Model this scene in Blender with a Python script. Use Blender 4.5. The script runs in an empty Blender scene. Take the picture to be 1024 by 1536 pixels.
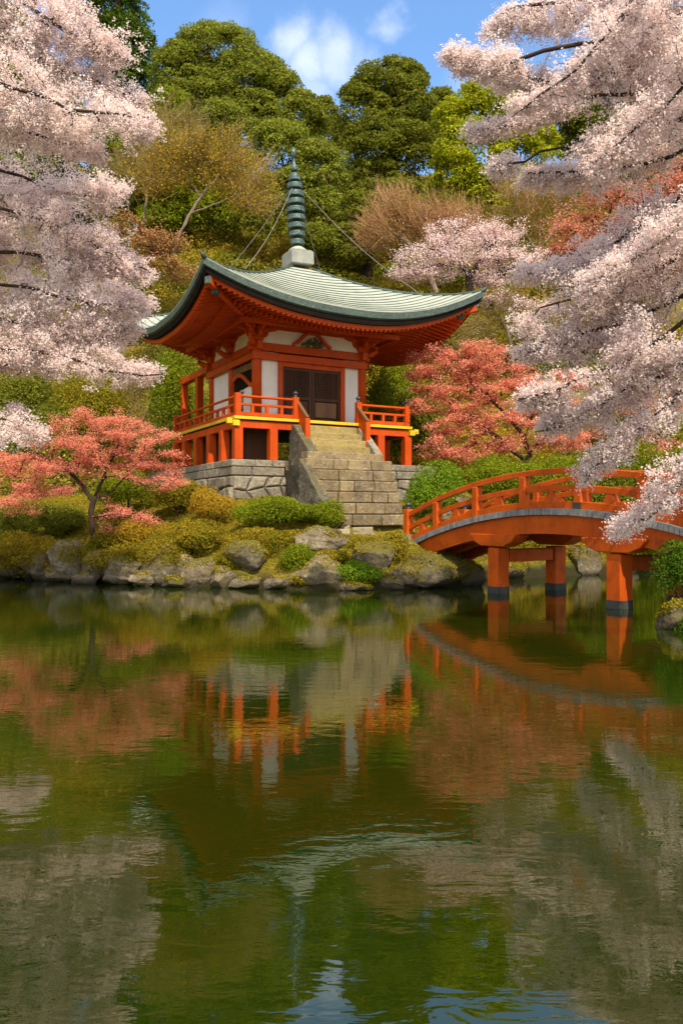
import bpy, math, random
import numpy as np
from mathutils import Vector, Matrix
R = math.radians
def lerp(a, b, t): return a + (b - a) * t
random.seed(7)
rng = np.random.default_rng(11)
scene = bpy.context.scene
COL = scene.collection

# ------------------------------------------------------------------ camera, sky, sun
F, CX, HY, CH = 1193.0, 512.0, 775.0, 1.7          # focal length and horizon in photo pixels, eye height above water
cam_d = bpy.data.cameras.new('camera'); cam = bpy.data.objects.new('camera', cam_d); COL.objects.link(cam)
cam.location = (0, 0, CH); cam.rotation_euler = (R(90), 0, 0)
cam_d.sensor_fit = 'HORIZONTAL'; cam_d.sensor_width = 36; cam_d.lens = 36 * F / 1024
cam_d.shift_y = (HY - 768) / 1024; cam_d.clip_start = .1; cam_d.clip_end = 5000
scene.camera = cam
SUN_EL, SUN_AZ = R(49), R(162)                      # azimuth clockwise from +Y (the view direction): behind and right
world = bpy.data.worlds.new('World'); scene.world = world; world.use_nodes = True
SKY_STRENGTH = .15
sun_d = bpy.data.lights.new('sun', 'SUN'); sun_d.energy = 4.3; sun_d.angle = R(.5); sun_d.color = (1, .88, .68)
sun = bpy.data.objects.new('sun', sun_d); COL.objects.link(sun)
sdir = Vector((math.sin(SUN_AZ) * math.cos(SUN_EL), math.cos(SUN_AZ) * math.cos(SUN_EL), math.sin(SUN_EL)))
sun.rotation_euler = sdir.to_track_quat('Z', 'Y').to_euler()
scene.view_settings.view_transform = 'Standard'; scene.view_settings.look = 'None'
scene.view_settings.gamma = 1; scene.view_settings.exposure = 0.58
scene.cycles.max_bounces = 8; scene.cycles.diffuse_bounces = 6; scene.cycles.glossy_bounces = 3
scene.cycles.transmission_bounces = 2; scene.cycles.transparent_max_bounces = 4
scene.cycles.use_denoising = True

def at(px, py, Y):                                  # a photo pixel at a chosen depth -> world
    return Vector(((px - CX) / F * Y, Y, CH - (py - HY) / F * Y))

# ------------------------------------------------------------------ node helpers
class NT:
    def __init__(s, tree): s.t = tree; s.n = tree.nodes; s.l = tree.links
    def new(s, typ, **kw):
        nd = s.n.new(typ)
        for k, v in kw.items():
            if k.startswith('i_'):
                key = k[2:].replace('_', ' ')
                nd.inputs[key].default_value = v
            else: setattr(nd, k, v)
        return nd
    def link(s, a, b): s.l.new(a, b)
    def math(s, op, a, b=None, c=None, clamp=False):
        nd = s.n.new('ShaderNodeMath'); nd.operation = op; nd.use_clamp = clamp
        for i, v in enumerate((a, b, c)):
            if v is None: continue
            if isinstance(v, (int, float)): nd.inputs[i].default_value = v
            else: s.l.new(v, nd.inputs[i])
        return nd.outputs[0]
    def mix(s, f, a, b, blend='MIX'):
        nd = s.n.new('ShaderNodeMix'); nd.data_type = 'RGBA'; nd.blend_type = blend
        for key, v in ((0, f), (6, a), (7, b)):
            if isinstance(v, (int, float)): nd.inputs[key].default_value = v
            elif isinstance(v, tuple): nd.inputs[key].default_value = (v[0], v[1], v[2], 1)
            else: s.l.new(v, nd.inputs[key])
        return nd.outputs[2]
    def rng(s, v, a, b, c=0., d=1., smooth=False):
        nd = s.n.new('ShaderNodeMapRange'); s.l.new(v, nd.inputs[0])
        if smooth: nd.interpolation_type = 'SMOOTHSTEP'
        for i, x in enumerate((a, b, c, d)): nd.inputs[i + 1].default_value = x
        return nd.outputs[0]
    def noise(s, vec, scale, detail=3, rough=.55, dist=0.):
        nd = s.n.new('ShaderNodeTexNoise'); nd.inputs['Scale'].default_value = scale
        nd.inputs['Detail'].default_value = detail; nd.inputs['Roughness'].default_value = rough
        nd.inputs['Distortion'].default_value = dist
        if vec is not None: s.l.new(vec, nd.inputs['Vector'])
        return nd.outputs[0]

def make_world():
    w = NT(world.node_tree); w.n.clear()
    out = w.new('ShaderNodeOutputWorld'); bg = w.new('ShaderNodeBackground')
    sky = w.new('ShaderNodeTexSky', sky_type='NISHITA', sun_disc=False, sun_elevation=SUN_EL, sun_rotation=SUN_AZ,
                altitude=200, air_density=1.15, dust_density=.6, ozone_density=1.6)
    tc = w.new('ShaderNodeTexCoord')
    vn = w.new('ShaderNodeVectorMath', operation='NORMALIZE'); w.link(tc.outputs['Generated'], vn.inputs[0])
    nz = w.new('ShaderNodeTexNoise'); nz.inputs['Scale'].default_value = 9; nz.inputs['Detail'].default_value = 6
    nz.inputs['Roughness'].default_value = .62; w.link(vn.outputs[0], nz.inputs['Vector'])
    sb = w.new('ShaderNodeVectorMath', operation='SUBTRACT'); w.link(nz.outputs['Color'], sb.inputs[0]); sb.inputs[1].default_value = (.5, .5, .5)
    sc = w.new('ShaderNodeVectorMath', operation='SCALE'); w.link(sb.outputs[0], sc.inputs[0]); sc.inputs[3].default_value = .085
    ad = w.new('ShaderNodeVectorMath', operation='ADD'); w.link(vn.outputs[0], ad.inputs[0]); w.link(sc.outputs[0], ad.inputs[1])
    total = None
    for px, py, r, amp in ((442, 58, 44, .8), (470, 92, 44, .8), (514, 82, 48, .75), (480, 128, 40, .5), (580, 36, 26, .5), (705, 120, 60, .25), (330, 20, 40, .12)):
        d = Vector(((px - CX) / F, 1, (HY - py) / F)).normalized()
        ds = w.new('ShaderNodeVectorMath', operation='DISTANCE'); w.link(ad.outputs[0], ds.inputs[0]); ds.inputs[1].default_value = d
        m = w.rng(ds.outputs['Value'], r / F * 1.0, r / F * .1, 0, amp, True)
        total = m if total is None else w.math('MAXIMUM', total, m)
    wisp = w.rng(w.noise(vn.outputs[0], 14, 6, .6), .3, .7, .65, 1.1)
    total = w.math('MULTIPLY', total, wisp, clamp=True)
    tint = w.mix(1.0, sky.outputs[0], (.90, 1.12, 1.30), 'MULTIPLY')
    # unseen broken cloud, added overhead and behind the viewer for warmer, whiter ambient light
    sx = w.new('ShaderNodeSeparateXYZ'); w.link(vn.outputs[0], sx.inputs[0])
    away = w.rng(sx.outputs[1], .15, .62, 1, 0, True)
    fill_cloud = w.math('MULTIPLY', w.rng(w.noise(vn.outputs[0], 2.6, 7, .6), .40, .60, 0, .85, True), away)
    tint = w.mix(fill_cloud, tint, (9.4, 8.3, 6.9))
    c = w.mix(total, tint, (4.9, 5.3, 6.6))
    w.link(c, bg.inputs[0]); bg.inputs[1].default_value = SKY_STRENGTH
    w.link(bg.outputs[0], out.inputs[0])
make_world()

# ------------------------------------------------------------------ materials
def mat_new(name):
    m = bpy.data.materials.new(name); m.use_nodes = True; t = NT(m.node_tree); t.n.clear()
    out = t.new('ShaderNodeOutputMaterial'); return m, t, out

def solid(name, a, b=None, scale=4., rough=.6, bump=.0, bscale=30., spec=.35, stain=None, metallic=0., stretch=None, streak=0.):
    """Principled surface whose colour wanders between a and b; stain adds blotches of a third colour."""
    m, t, out = mat_new(name)
    tc = t.new('ShaderNodeTexCoord'); vec = tc.outputs['Object']
    if stretch:
        mp = t.new('ShaderNodeMapping'); mp.inputs['Scale'].default_value = stretch; t.link(vec, mp.inputs[0]); vec = mp.outputs[0]
    p = t.new('ShaderNodeBsdfPrincipled'); p.inputs['Roughness'].default_value = rough
    p.inputs['Specular IOR Level'].default_value = spec; p.inputs['Metallic'].default_value = metallic
    b = b or tuple(x * .75 for x in a)
    c = t.mix(t.rng(t.noise(vec, scale, 5, .6), .3, .7), a, b)
    if stain: c = t.mix(t.rng(t.noise(vec, scale * 2.7, 6, .7), stain[3], stain[4], 0, stain[5]), c, stain[:3])
    if streak:
        mp = t.new('ShaderNodeMapping'); mp.inputs['Scale'].default_value = (9, 9, .9); t.link(tc.outputs['Object'], mp.inputs[0])
        f = t.math('MULTIPLY', t.rng(t.noise(mp.outputs[0], 1.0, 6, .7), .48, .75), t.rng(t.noise(tc.outputs['Object'], 1.3, 3), .35, .65))
        c = t.mix(t.math('MULTIPLY', f, streak), c, tuple(x * .35 + .004 for x in b))
    t.link(c, p.inputs['Base Color'])
    if bump:
        bp = t.new('ShaderNodeBump'); bp.inputs['Strength'].default_value = bump; bp.inputs['Distance'].default_value = .03
        t.link(t.noise(vec, bscale, 6, .65), bp.inputs['Height']); t.link(bp.outputs[0], p.inputs['Normal'])
    t.link(p.outputs[0], out.inputs[0]); return m

def foliage(name, cols, scale=.6, transl=.35, var=.35, gloss=0.):
    gloss = 0.
    """Leaf material: patches of two or three colours, every leaf a little lighter or darker, light passing through."""
    m, t, out = mat_new(name)
    tc = t.new('ShaderNodeTexCoord'); vec = tc.outputs['Object']
    c = t.mix(t.rng(t.noise(vec, scale, 4, .6), .35, .65), cols[0], cols[1])
    g = t.new('ShaderNodeNewGeometry'); rd = g.outputs['Random Per Island']
    if len(cols) > 2: c = t.mix(t.rng(t.math('FRACT', t.math('MULTIPLY', rd, 7.13)), .6, .9), c, cols[2])
    hs = t.new('ShaderNodeHueSaturation'); t.link(c, hs.inputs['Color'])
    t.link(t.rng(rd, 0, 1, 1 - var, 1 + var), hs.inputs['Value'])
    t.link(t.rng(t.math('FRACT', t.math('MULTIPLY', rd, 31.7)), 0, 1, .485, .515), hs.inputs['Hue'])
    d = t.new('ShaderNodeBsdfDiffuse'); t.link(hs.outputs[0], d.inputs[0])
    tr = t.new('ShaderNodeBsdfTranslucent'); t.link(hs.outputs[0], tr.inputs[0])
    mx = t.new('ShaderNodeMixShader'); mx.inputs[0].default_value = transl
    t.link(d.outputs[0], mx.inputs[1]); t.link(tr.outputs[0], mx.inputs[2]); o = mx.outputs[0]
    if gloss:
        gl = t.new('ShaderNodeBsdfGlossy'); gl.inputs['Roughness'].default_value = .45
        m2 = t.new('ShaderNodeMixShader'); m2.inputs[0].default_value = gloss
        t.link(o, m2.inputs[1]); t.link(gl.outputs[0], m2.inputs[2]); o = m2.outputs[0]
    t.link(o, out.inputs[0]); return m

def stone(name, a, b, moss=.0, scale=2.5, bump=.6, lichen=.0, ochre=0.):
    m, t, out = mat_new(name)
    tc = t.new('ShaderNodeTexCoord'); vec = tc.outputs['Object']
    p = t.new('ShaderNodeBsdfPrincipled'); p.inputs['Roughness'].default_value = .85; p.inputs['Specular IOR Level'].default_value = .25
    g = t.new('ShaderNodeNewGeometry'); rd = g.outputs['Random Per Island']
    c = t.mix(t.rng(t.noise(vec, scale, 6, .65), .3, .7), a, b)
    dark = t.rng(t.noise(vec, scale * 5, 8, .75), .5, .68)
    c = t.mix(t.math('MULTIPLY', dark, .75), c, tuple(x * .25 for x in b))
    if lichen: c = t.mix(t.rng(t.noise(vec, scale * 3.1, 5, .7), .56, .66, 0, lichen), c, (.52, .5, .43))
    if ochre: c = t.mix(t.rng(t.noise(vec, scale * .9, 5, .7), .4, .6, 0, ochre), c, (.30, .23, .09))
    c = t.mix(1.0, c, t.mix(rd, (.78, .76, .74), (1.2, 1.17, 1.1)), 'MULTIPLY')
    if moss:
        sx = t.new('ShaderNodeSeparateXYZ'); t.link(g.outputs['Normal'], sx.inputs[0])
        f = t.math('ADD', t.math('MULTIPLY', sx.outputs[2], .55), t.noise(vec, scale * 1.6, 6, .7))
        f = t.rng(f, .90 - moss * .5, 1.15 - moss * .5, 0, .85)
        c = t.mix(f, c, t.mix(t.noise(vec, 14, 8, .8), (.05, .055, .008), (.17, .14, .02)))
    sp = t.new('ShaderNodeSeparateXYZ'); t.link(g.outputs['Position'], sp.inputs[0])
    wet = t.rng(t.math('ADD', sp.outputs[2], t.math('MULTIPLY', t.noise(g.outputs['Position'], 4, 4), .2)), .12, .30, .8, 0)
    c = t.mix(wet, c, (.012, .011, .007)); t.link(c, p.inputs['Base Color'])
    bp = t.new('ShaderNodeBump'); bp.inputs['Strength'].default_value = bump; bp.inputs['Distance'].default_value = .06
    t.link(t.noise(vec, scale * 6, 9, .7), bp.inputs['Height']); t.link(bp.outputs[0], p.inputs['Normal'])
    t.link(p.outputs[0], out.inputs[0]); return m

M = {}
M['red'] = solid('vermilion', (.53, .070, .003), (.40, .046, .002), 1.6, .5, .10, 60, .16, stain=(.22, .032, .003, .54, .74, .6), streak=.6)
M['bridge_red'] = solid('bridge_vermilion', (.56, .092, .004), (.42, .062, .003), 1.3, .5, .14, 50, .16, stain=(.17, .028, .003, .52, .72, .7), streak=.75)
M['plaster'] = solid('plaster', (.78, .72, .64), (.70, .64, .56), 2.2, .9, .05, 40, .2, stain=(.5, .45, .38, .6, .8, .5), streak=.35)
M['wood'] = solid('old_brown_wood', (.085, .035, .014), (.045, .018, .008), 3, .7, .3, 30, .25, stretch=(1, 1, .12))
M['darkwood'] = solid('dark_lattice_wood', (.035, .017, .009), (.02, .010, .006), 3, .7, .2, 30, .25)
M['panelwood'] = solid('worn_door_panel_wood', (.20, .10, .035), (.11, .05, .02), 3, .65, .3, 20, .3, stretch=(1, 1, .15))
M['yellow'] = solid('yellow_paint', (.66, .45, .012), (.50, .34, .012), 3, .5, .0)
M['black'] = solid('black_metal_cap', (.02, .024, .024), (.035, .045, .045), 8, .4, .1, 40, .5)
M['deckgrey'] = solid('weathered_grey_planks', (.26, .25, .24), (.15, .145, .14), 5, .85, .4, 40, .2)
M['deckdark'] = solid('wet_dark_shoe', (.05, .055, .05), (.025, .028, .025), 6, .6, .3, 30)
M['cheek'] = stone('shade_toned_mossy_stone', (.15, .135, .10), (.06, .054, .04), .22, 2.2, .9, .3)  # stone tone darkened for shade on the stairs' left side, plus some moss
M['copper'] = solid('verdigris_roof', (.41, .43, .355), (.29, .32, .26), 1.5, .65, .15, 30, .4, stain=(.20, .25, .20, .50, .72, .6), streak=.0)
M['verdi'] = solid('dark_verdigris', (.055, .085, .068), (.022, .036, .03), 6, .55, .4, 35, .35, stain=(.17, .23, .19, .55, .7, .7))
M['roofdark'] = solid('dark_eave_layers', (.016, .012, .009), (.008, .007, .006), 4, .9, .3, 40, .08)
M['bronze'] = solid('bronze_finial', (.055, .10, .09), (.02, .036, .034), 7, .38, .5, 26, .6, stain=(.28, .45, .40, .52, .68, .75), metallic=.3)
M['chain'] = solid('pale_steel_chain', (.28, .26, .23), (.2, .19, .17), 4, .5)
M['stone'] = stone('grey_cut_stone', (.33, .295, .24), (.15, .135, .105), 0, 2.6, 1.0, .4, .15)
M['step'] = stone('warm_step_stone', (.31, .24, .15), (.12, .088, .052), 0, 2.8, 1.0, .45, .35)
M['ystep'] = stone('ochre_step_stone', (.33, .255, .10), (.21, .16, .06), 0, 2.0, .7, .15, .5)
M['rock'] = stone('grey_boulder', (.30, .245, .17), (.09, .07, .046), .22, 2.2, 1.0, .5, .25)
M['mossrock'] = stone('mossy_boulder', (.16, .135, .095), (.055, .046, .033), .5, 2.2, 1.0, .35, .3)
M['bark'] = solid('dark_bark', (.055, .036, .024), (.03, .02, .014), 6, .9, .6, 40, .15)
M['greybark'] = solid('pale_grey_bark', (.26, .20, .14), (.15, .11, .075), 4, .9, .4, 30, .15)
M['path'] = stone('pale_path', (.30, .25, .165), (.22, .185, .12), 0, 1.2, .3, .1, .2)
M['blossom'] = foliage('blossom_left', [(.95, .80, .75), (.92, .73, .675), (.97, .89, .85)], .9, .62, .10)
M['blossom_r'] = foliage('blossom_right', [(.95, .80, .755), (.91, .73, .68), (.97, .89, .85)], .9, .62, .10)
M['blossom_far'] = foliage('blossom_far', [(.84, .64, .61), (.78, .56, .53), (.90, .76, .73)], .7, .3, .2)
M['maple'] = foliage('coral_maple', [(.78, .29, .18), (.69, .22, .135), (.85, .40, .28)], 1.0, .5, .16)
M['maple_far'] = foliage('coral_maple_far', [(.68, .24, .18), (.58, .21, .14), (.46, .25, .12)], .5, .45, .3)
M['rust'] = foliage('rust_shrub', [(.46, .21, .11), (.36, .18, .07), (.26, .19, .04)], .6, .35, .35)
M['camphor'] = foliage('camphor_leaf', [(.225, .25, .028), (.16, .195, .02), (.32, .32, .05)], .35, .45, .3, .03)
M['dark'] = foliage('dark_evergreen', [(.18, .19, .022), (.125, .145, .016), (.25, .25, .03)], .35, .45, .3, .03)
M['conifer'] = foliage('conifer_leaf', [(.09, .14, .016), (.06, .10, .012)], .4, .25, .4)
M['lime'] = foliage('lime_leaf', [(.36, .38, .014), (.26, .30, .012), (.44, .42, .03)], .4, .4, .35)
M['mustard'] = foliage('mustard_leaf', [(.46, .31, .028), (.33, .24, .02), (.52, .30, .035)], .5, .45, .35)
M['olive'] = foliage('olive_leaf', [(.26, .22, .018), (.17, .16, .014), (.33, .24, .025)], .5, .45, .35)
M['green'] = foliage('green_leaf', [(.19, .23, .012), (.13, .17, .010), (.27, .29, .02)], .6, .42, .3, .03)
M['bright'] = foliage('bright_leaf', [(.165, .26, .014), (.11, .20, .012), (.23, .32, .025)], .8, .4, .35)
M['twig'] = foliage('budding_twig', [(.45, .25, .14), (.33, .21, .08)], .4, .1, .3)
M['paletwig'] = foliage('pale_budding_twig', [(.30, .21, .085), (.20, .155, .05)], .4, .1, .3)
M['moss'] = foliage('moss_tuft', [(.26, .195, .018), (.15, .15, .012), (.36, .24, .02)], .9, .3, .3)
M['under'] = foliage('undergrowth', [(.29, .27, .03), (.17, .20, .02), (.40, .25, .06)], .22, .45, .4)
M['grass'] = foliage('bank_grass', [(.085, .15, .012), (.05, .10, .010)], 1.2, .3, .35)

# ------------------------------------------------------------------ object helpers
def props(o, label=None, cat=None, group=None, kind=None):
    for k, v in (('label', label), ('category', cat), ('group', group), ('kind', kind)):
        if v: o[k] = v
    return o
def empty(name, loc=(0, 0, 0), rz=0, label=None, cat=None, group=None):
    o = bpy.data.objects.new(name, None); COL.objects.link(o); o.location = loc; o.rotation_euler = (0, 0, rz)
    return props(o, label, cat, group)
def link_mesh(name, me, mat, parent=None, smooth=False, bevel=0.):
    if mat: me.materials.append(mat)
    if smooth: me.polygons.foreach_set('use_smooth', [True] * len(me.polygons))
    o = bpy.data.objects.new(name, me); COL.objects.link(o)
    if parent: o.parent = parent
    if bevel:
        b = o.modifiers.new('edge', 'BEVEL'); b.width = bevel; b.segments = 1; b.limit_method = 'ANGLE'; b.angle_limit = R(40)
    return o
class MB:
    def __init__(s): s.v = []; s.f = []
    def add(s, vs, fs):
        k = len(s.v); s.v += [tuple(x) for x in vs]; s.f += [tuple(i + k for i in f) for f in fs]; return s
    def box(s, x0, x1, y0, y1, z0, z1):
        return s.add([(x0, y0, z0), (x1, y0, z0), (x1, y1, z0), (x0, y1, z0), (x0, y0, z1), (x1, y0, z1), (x1, y1, z1), (x0, y1, z1)],
                     [(0, 3, 2, 1), (4, 5, 6, 7), (0, 1, 5, 4), (1, 2, 6, 5), (2, 3, 7, 6), (3, 0, 4, 7)])
    def hexa(s, p):
        return s.add(p, [(0, 3, 2, 1), (4, 5, 6, 7), (0, 1, 5, 4), (1, 2, 6, 5), (2, 3, 7, 6), (3, 0, 4, 7)])
    def beam(s, p, q, w, h, up=(0, 0, 1)):          # rectangular bar from p to q: w across, h along up
        p, q = Vector(p), Vector(q); d = (q - p).normalized(); u = Vector(up)
        x = d.cross(u).normalized() * w / 2; u = x.cross(d).normalized() * h / 2
        return s.hexa([p - x - u, p + x - u, q + x - u, q - x - u, p - x + u, p + x + u, q + x + u, q - x + u])
    def tube(s, pts, rad, n=8, cap=True):
        pts = [Vector(p) for p in pts]; rad = rad if hasattr(rad, '__len__') else [rad] * len(pts)
        k = len(s.v); ref = Vector((.31, .22, .93)).normalized()
        for i, p in enumerate(pts):
            d = (pts[min(i + 1, len(pts) - 1)] - pts[max(i - 1, 0)]).normalized()
            a = d.cross(ref if abs(d.dot(ref)) < .95 else Vector((1, 0, 0))).normalized(); b = d.cross(a)
            for j in range(n):
                t = 2 * math.pi * j / n; s.v.append(tuple(p + (a * math.cos(t) + b * math.sin(t)) * rad[i]))
        for i in range(len(pts) - 1):
            for j in range(n):
                s.f.append((k + i * n + j, k + i * n + (j + 1) % n, k + (i + 1) * n + (j + 1) % n, k + (i + 1) * n + j))
        if cap: s.f.append(tuple(k + j for j in reversed(range(n)))); s.f.append(tuple(k + (len(pts) - 1) * n + j for j in range(n)))
        return s
    def lathe(s, prof, c, n=20):
        c = Vector(c); k = len(s.v)
        for r, z in prof:
            for j in range(n):
                t = 2 * math.pi * j / n; s.v.append((c.x + r * math.cos(t), c.y + r * math.sin(t), c.z + z))
        for i in range(len(prof) - 1):
            for j in range(n):
                s.f.append((k + i * n + j, k + i * n + (j + 1) % n, k + (i + 1) * n + (j + 1) % n, k + (i + 1) * n + j))
        s.f.append(tuple(k + j for j in reversed(range(n)))); s.f.append(tuple(k + (len(prof) - 1) * n + j for j in range(n)))
        return s
    def grid(s, rows):                               # rows: list of equal-length point lists
        k = len(s.v); n = len(rows[0])
        for r in rows: s.v += [tuple(p) for p in r]
        for i in range(len(rows) - 1):
            for j in range(n - 1): s.f.append((k + i * n + j, k + i * n + j + 1, k + (i + 1) * n + j + 1, k + (i + 1) * n + j))
        return s
    def prism(s, poly, axis, a, b):                  # poly of (h, z) extruded along axis 'x' or 'y' from a to b
        k = len(s.v); n = len(poly)
        for t in (a, b):
            for h, z in poly: s.v.append((h, t, z) if axis == 'y' else (t, h, z))
        s.f.append(tuple(k + i for i in range(n))); s.f.append(tuple(k + n + i for i in reversed(range(n))))
        for i in range(n): s.f.append((k + i, k + n + i, k + n + (i + 1) % n, k + (i + 1) % n))
        return s
    def build(s, name, mat, parent=None, smooth=False, bevel=0.):
        me = bpy.data.meshes.new(name); me.from_pydata(s.v, [], s.f)
        return link_mesh(name, me, mat, parent, smooth, bevel)

def unit(v): return v / np.maximum(np.linalg.norm(v, axis=1, keepdims=True), 1e-9)
def leaf_mesh(name, P, N, size, aspect, mat, parent=None, hang=None):
    """One rhombic blade per point of P with normal N; size per blade."""
    n = len(P); P = np.asarray(P, float); N = unit(np.asarray(N, float))
    rv = rng.normal(size=(n, 3)) if hang is None else hang + rng.normal(size=(n, 3)) * .45
    T = unit(rv - N * (rv * N).sum(1, keepdims=True)); B = np.cross(N, T)
    s = (np.asarray(size) * rng.uniform(.65, 1.35, n))[:, None] * .5
    V = np.stack([P - T * s, P - B * s * aspect, P + T * s, P + B * s * aspect], 1).reshape(-1, 3)
    me = bpy.data.meshes.new(name)
    me.vertices.add(4 * n); me.loops.add(4 * n); me.polygons.add(n)
    me.vertices.foreach_set('co', V.astype(np.float32).ravel())
    me.loops.foreach_set('vertex_index', np.arange(4 * n, dtype=np.int32))
    me.polygons.foreach_set('loop_start', np.arange(0, 4 * n, 4, dtype=np.int32))
    me.update(calc_edges=True)
    return link_mesh(name, me, mat, parent)

def lump(P, f=1.0, seed=0.):                         # cheap smooth noise in [-1, 1]
    x, y, z = P[:, 0] * f + seed, P[:, 1] * f + seed * 1.7, P[:, 2] * f - seed
    return (np.sin(x * 1.3 + np.sin(y * 1.7 + 1.1)) + np.sin(y * 1.1 + np.sin(z * 1.9)) + np.sin(z * 1.5 + np.sin(x * 1.2 + 2.))) / 3

# ------------------------------------------------------------------ the ground
POND = np.array([(-8.9, 1.2), (-8.9, 14), (-9.3, 19), (-9.7, 22.4), (-8.4, 21.5), (-7.2, 20.9), (-6.1, 20.4), (-5.15, 19.7), (-4, 19.4), (-2.7, 18.8), (-1.6, 18.6),
                 (-.49, 18.1), (.5, 18.35), (1.36, 18.4), (2.0, 18.95), (3.37, 19.4), (3.6, 20.8), (4.2, 21.8), (5.3, 21.9), (7.6, 23.3), (9.9, 25.3), (16, 27), (22, 24),
                 (20, 17), (12, 15.2), (9, 14.2), (6.5, 13.6), (5.3, 12.9), (4.85, 12.2), (5.0, 11.5), (5.3, 8), (5.6, 1.2)], float)
def shore(X, Y):
    """Signed distance to the shoreline, positive on land."""
    X = np.asarray(X, float); Y = np.asarray(Y, float)
    d2 = np.full(X.shape, 1e9); inside = np.zeros(X.shape, bool)
    for i in range(len(POND)):
        a, b = POND[i], POND[(i + 1) % len(POND)]; e = b - a
        t = np.clip(((X - a[0]) * e[0] + (Y - a[1]) * e[1]) / (e @ e), 0, 1)
        d2 = np.minimum(d2, (X - a[0] - t * e[0]) ** 2 + (Y - a[1] - t * e[1]) ** 2)
        c = (a[1] > Y) != (b[1] > Y)
        with np.errstate(divide='ignore', invalid='ignore'):
            inside ^= c & (X < (b[0] - a[0]) * (Y - a[1]) / (b[1] - a[1]) + a[0])
    return np.where(inside, -1, 1) * np.sqrt(d2)
def sstep(x, a, b):
    t = np.clip((x - a) / (b - a), 0, 1); return t * t * (3 - 2 * t)
BU, BV = np.array([.879, .477]), np.array([-.477, .879])
B0 = np.array([-2.556, 24.0])
def to_uv(X, Y):
    dx, dy = X - B0[0], Y - B0[1]; return dx * BU[0] + dy * BU[1], dx * BV[0] + dy * BV[1]
def ground(X, Y):
    X = np.asarray(X, float); Y = np.asarray(Y, float)
    d = shore(X, Y)
    isl = np.interp(d, [-3, -.3, 0, .15, .6, 1.4, 2.6, 3.6, 6], [-1.6, -.6, -.15, .12, .55, 1.0, 1.75, 2.15, 2.5])
    near = np.interp(d, [-3, -.3, 0, .15, .6, 1.4, 3], [-1.6, -.6, -.15, .1, .4, .8, 1.0])
    wn = np.clip(sstep(-Y, -14.5, -11.5) * sstep(X, 3, 4.5) + sstep(-Y, -5, -1) + sstep(-X, 8.7, 9.6) * sstep(-Y, -19, -16), 0, 1)
    near = near * np.where(Y < 1.2, .12 + .88 * sstep(X, 3, 6), 1)
    h = isl * (1 - wn) + near * wn
    dd = np.clip(d, 0, 4)
    P = np.stack([X, Y, X * 0], -1).reshape(-1, 3)
    h = h + (lump(P, .9, 3).reshape(X.shape) * .16 + lump(P, 2.3, 9).reshape(X.shape) * .07) * np.clip(dd, 0, 1)
    # terrace for the pagoda, path at the stair foot
    u, v = to_uv(X, Y)
    terr = sstep(u, -2.6, -1.2) * sstep(-u, -7, -5.6) * sstep(v, -2.2, -1.1)
    h = h * (1 - terr) + 2.2 * terr
    pth = np.exp(-(((X - .75) / 1.3) ** 4 + ((Y - 20.55) / .85) ** 4)); h = h * (1 - pth) + 1.28 * pth
    pth = np.exp(-(((X - 1.6) / .9) ** 4 + ((Y - 20.95) / .9) ** 4)); h = h * (1 - pth) + 1.0 * pth
    # hillside
    k = np.clip(Y - 29.5, 0, None); hill = np.where(k < 31, k * k / (k + 3.0) * .93, 0)
    top = 31 * 31 / 34 * .93; hill = np.where(k >= 31, top + (k - 31) * .06, hill)
    side = np.clip(np.abs(X) - 16, 0, 30) * .25 * sstep(Y, 14, 28)
    h = h + hill + side + lump(P, .35, 5).reshape(X.shape) * .9 * sstep(Y, 29, 36)
    return h
def gz(x, y): return float(ground(np.array([x]), np.array([y]))[0])
def axis(parts):
    out = []
    for a, b, s in parts: out += list(np.arange(a, b, s))
    return np.array(out + [parts[-1][1]])
gx = axis([(-900, -100, 100), (-100, -30, 5), (-30, -12, 1), (-12, 12, .2), (12, 30, 1), (30, 100, 5), (100, 900, 100)])
gy = axis([(-900, -100, 100), (-100, -6, 8), (-6, 1, 1), (1, 16, .5), (16, 26, .16), (26, 58, .6), (58, 100, 5), (100, 1500, 100)])
GX, GY = np.meshgrid(gx, gy); GZ = ground(GX, GY)
mb = MB(); mb.v = list(map(tuple, np.stack([GX, GY, GZ], -1).reshape(-1, 3).tolist())); nx = len(gx)
mb.f = [(j * nx + i, j * nx + i + 1, (j + 1) * nx + i + 1, (j + 1) * nx + i) for j in range(len(gy) - 1) for i in range(nx - 1)]
def ground_mat():
    m, t, out = mat_new('mossy_ground'); tc = t.new('ShaderNodeTexCoord'); vec = tc.outputs['Object']
    p = t.new('ShaderNodeBsdfPrincipled'); p.inputs['Roughness'].default_value = .95; p.inputs['Specular IOR Level'].default_value = .1
    c = t.mix(t.rng(t.noise(vec, .8, 5, .65), .35, .65), (.21, .16, .02), (.10, .105, .012))
    c = t.mix(t.rng(t.noise(vec, 2.2, 6, .7), .5, .66), c, (.12, .075, .03))
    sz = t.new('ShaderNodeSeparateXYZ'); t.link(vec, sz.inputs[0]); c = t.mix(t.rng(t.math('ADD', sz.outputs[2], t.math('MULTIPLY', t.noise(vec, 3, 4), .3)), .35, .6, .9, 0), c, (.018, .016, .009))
    t.link(c, p.inputs['Base Color']); bp = t.new('ShaderNodeBump'); bp.inputs['Distance'].default_value = .1; bp.inputs['Strength'].default_value = .8
    t.link(t.noise(vec, 9, 8, .7), bp.inputs['Height']); t.link(bp.outputs[0], p.inputs['Normal']); t.link(p.outputs[0], out.inputs[0]); return m
props(mb.build('ground', ground_mat(), smooth=True), kind='structure')

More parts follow.
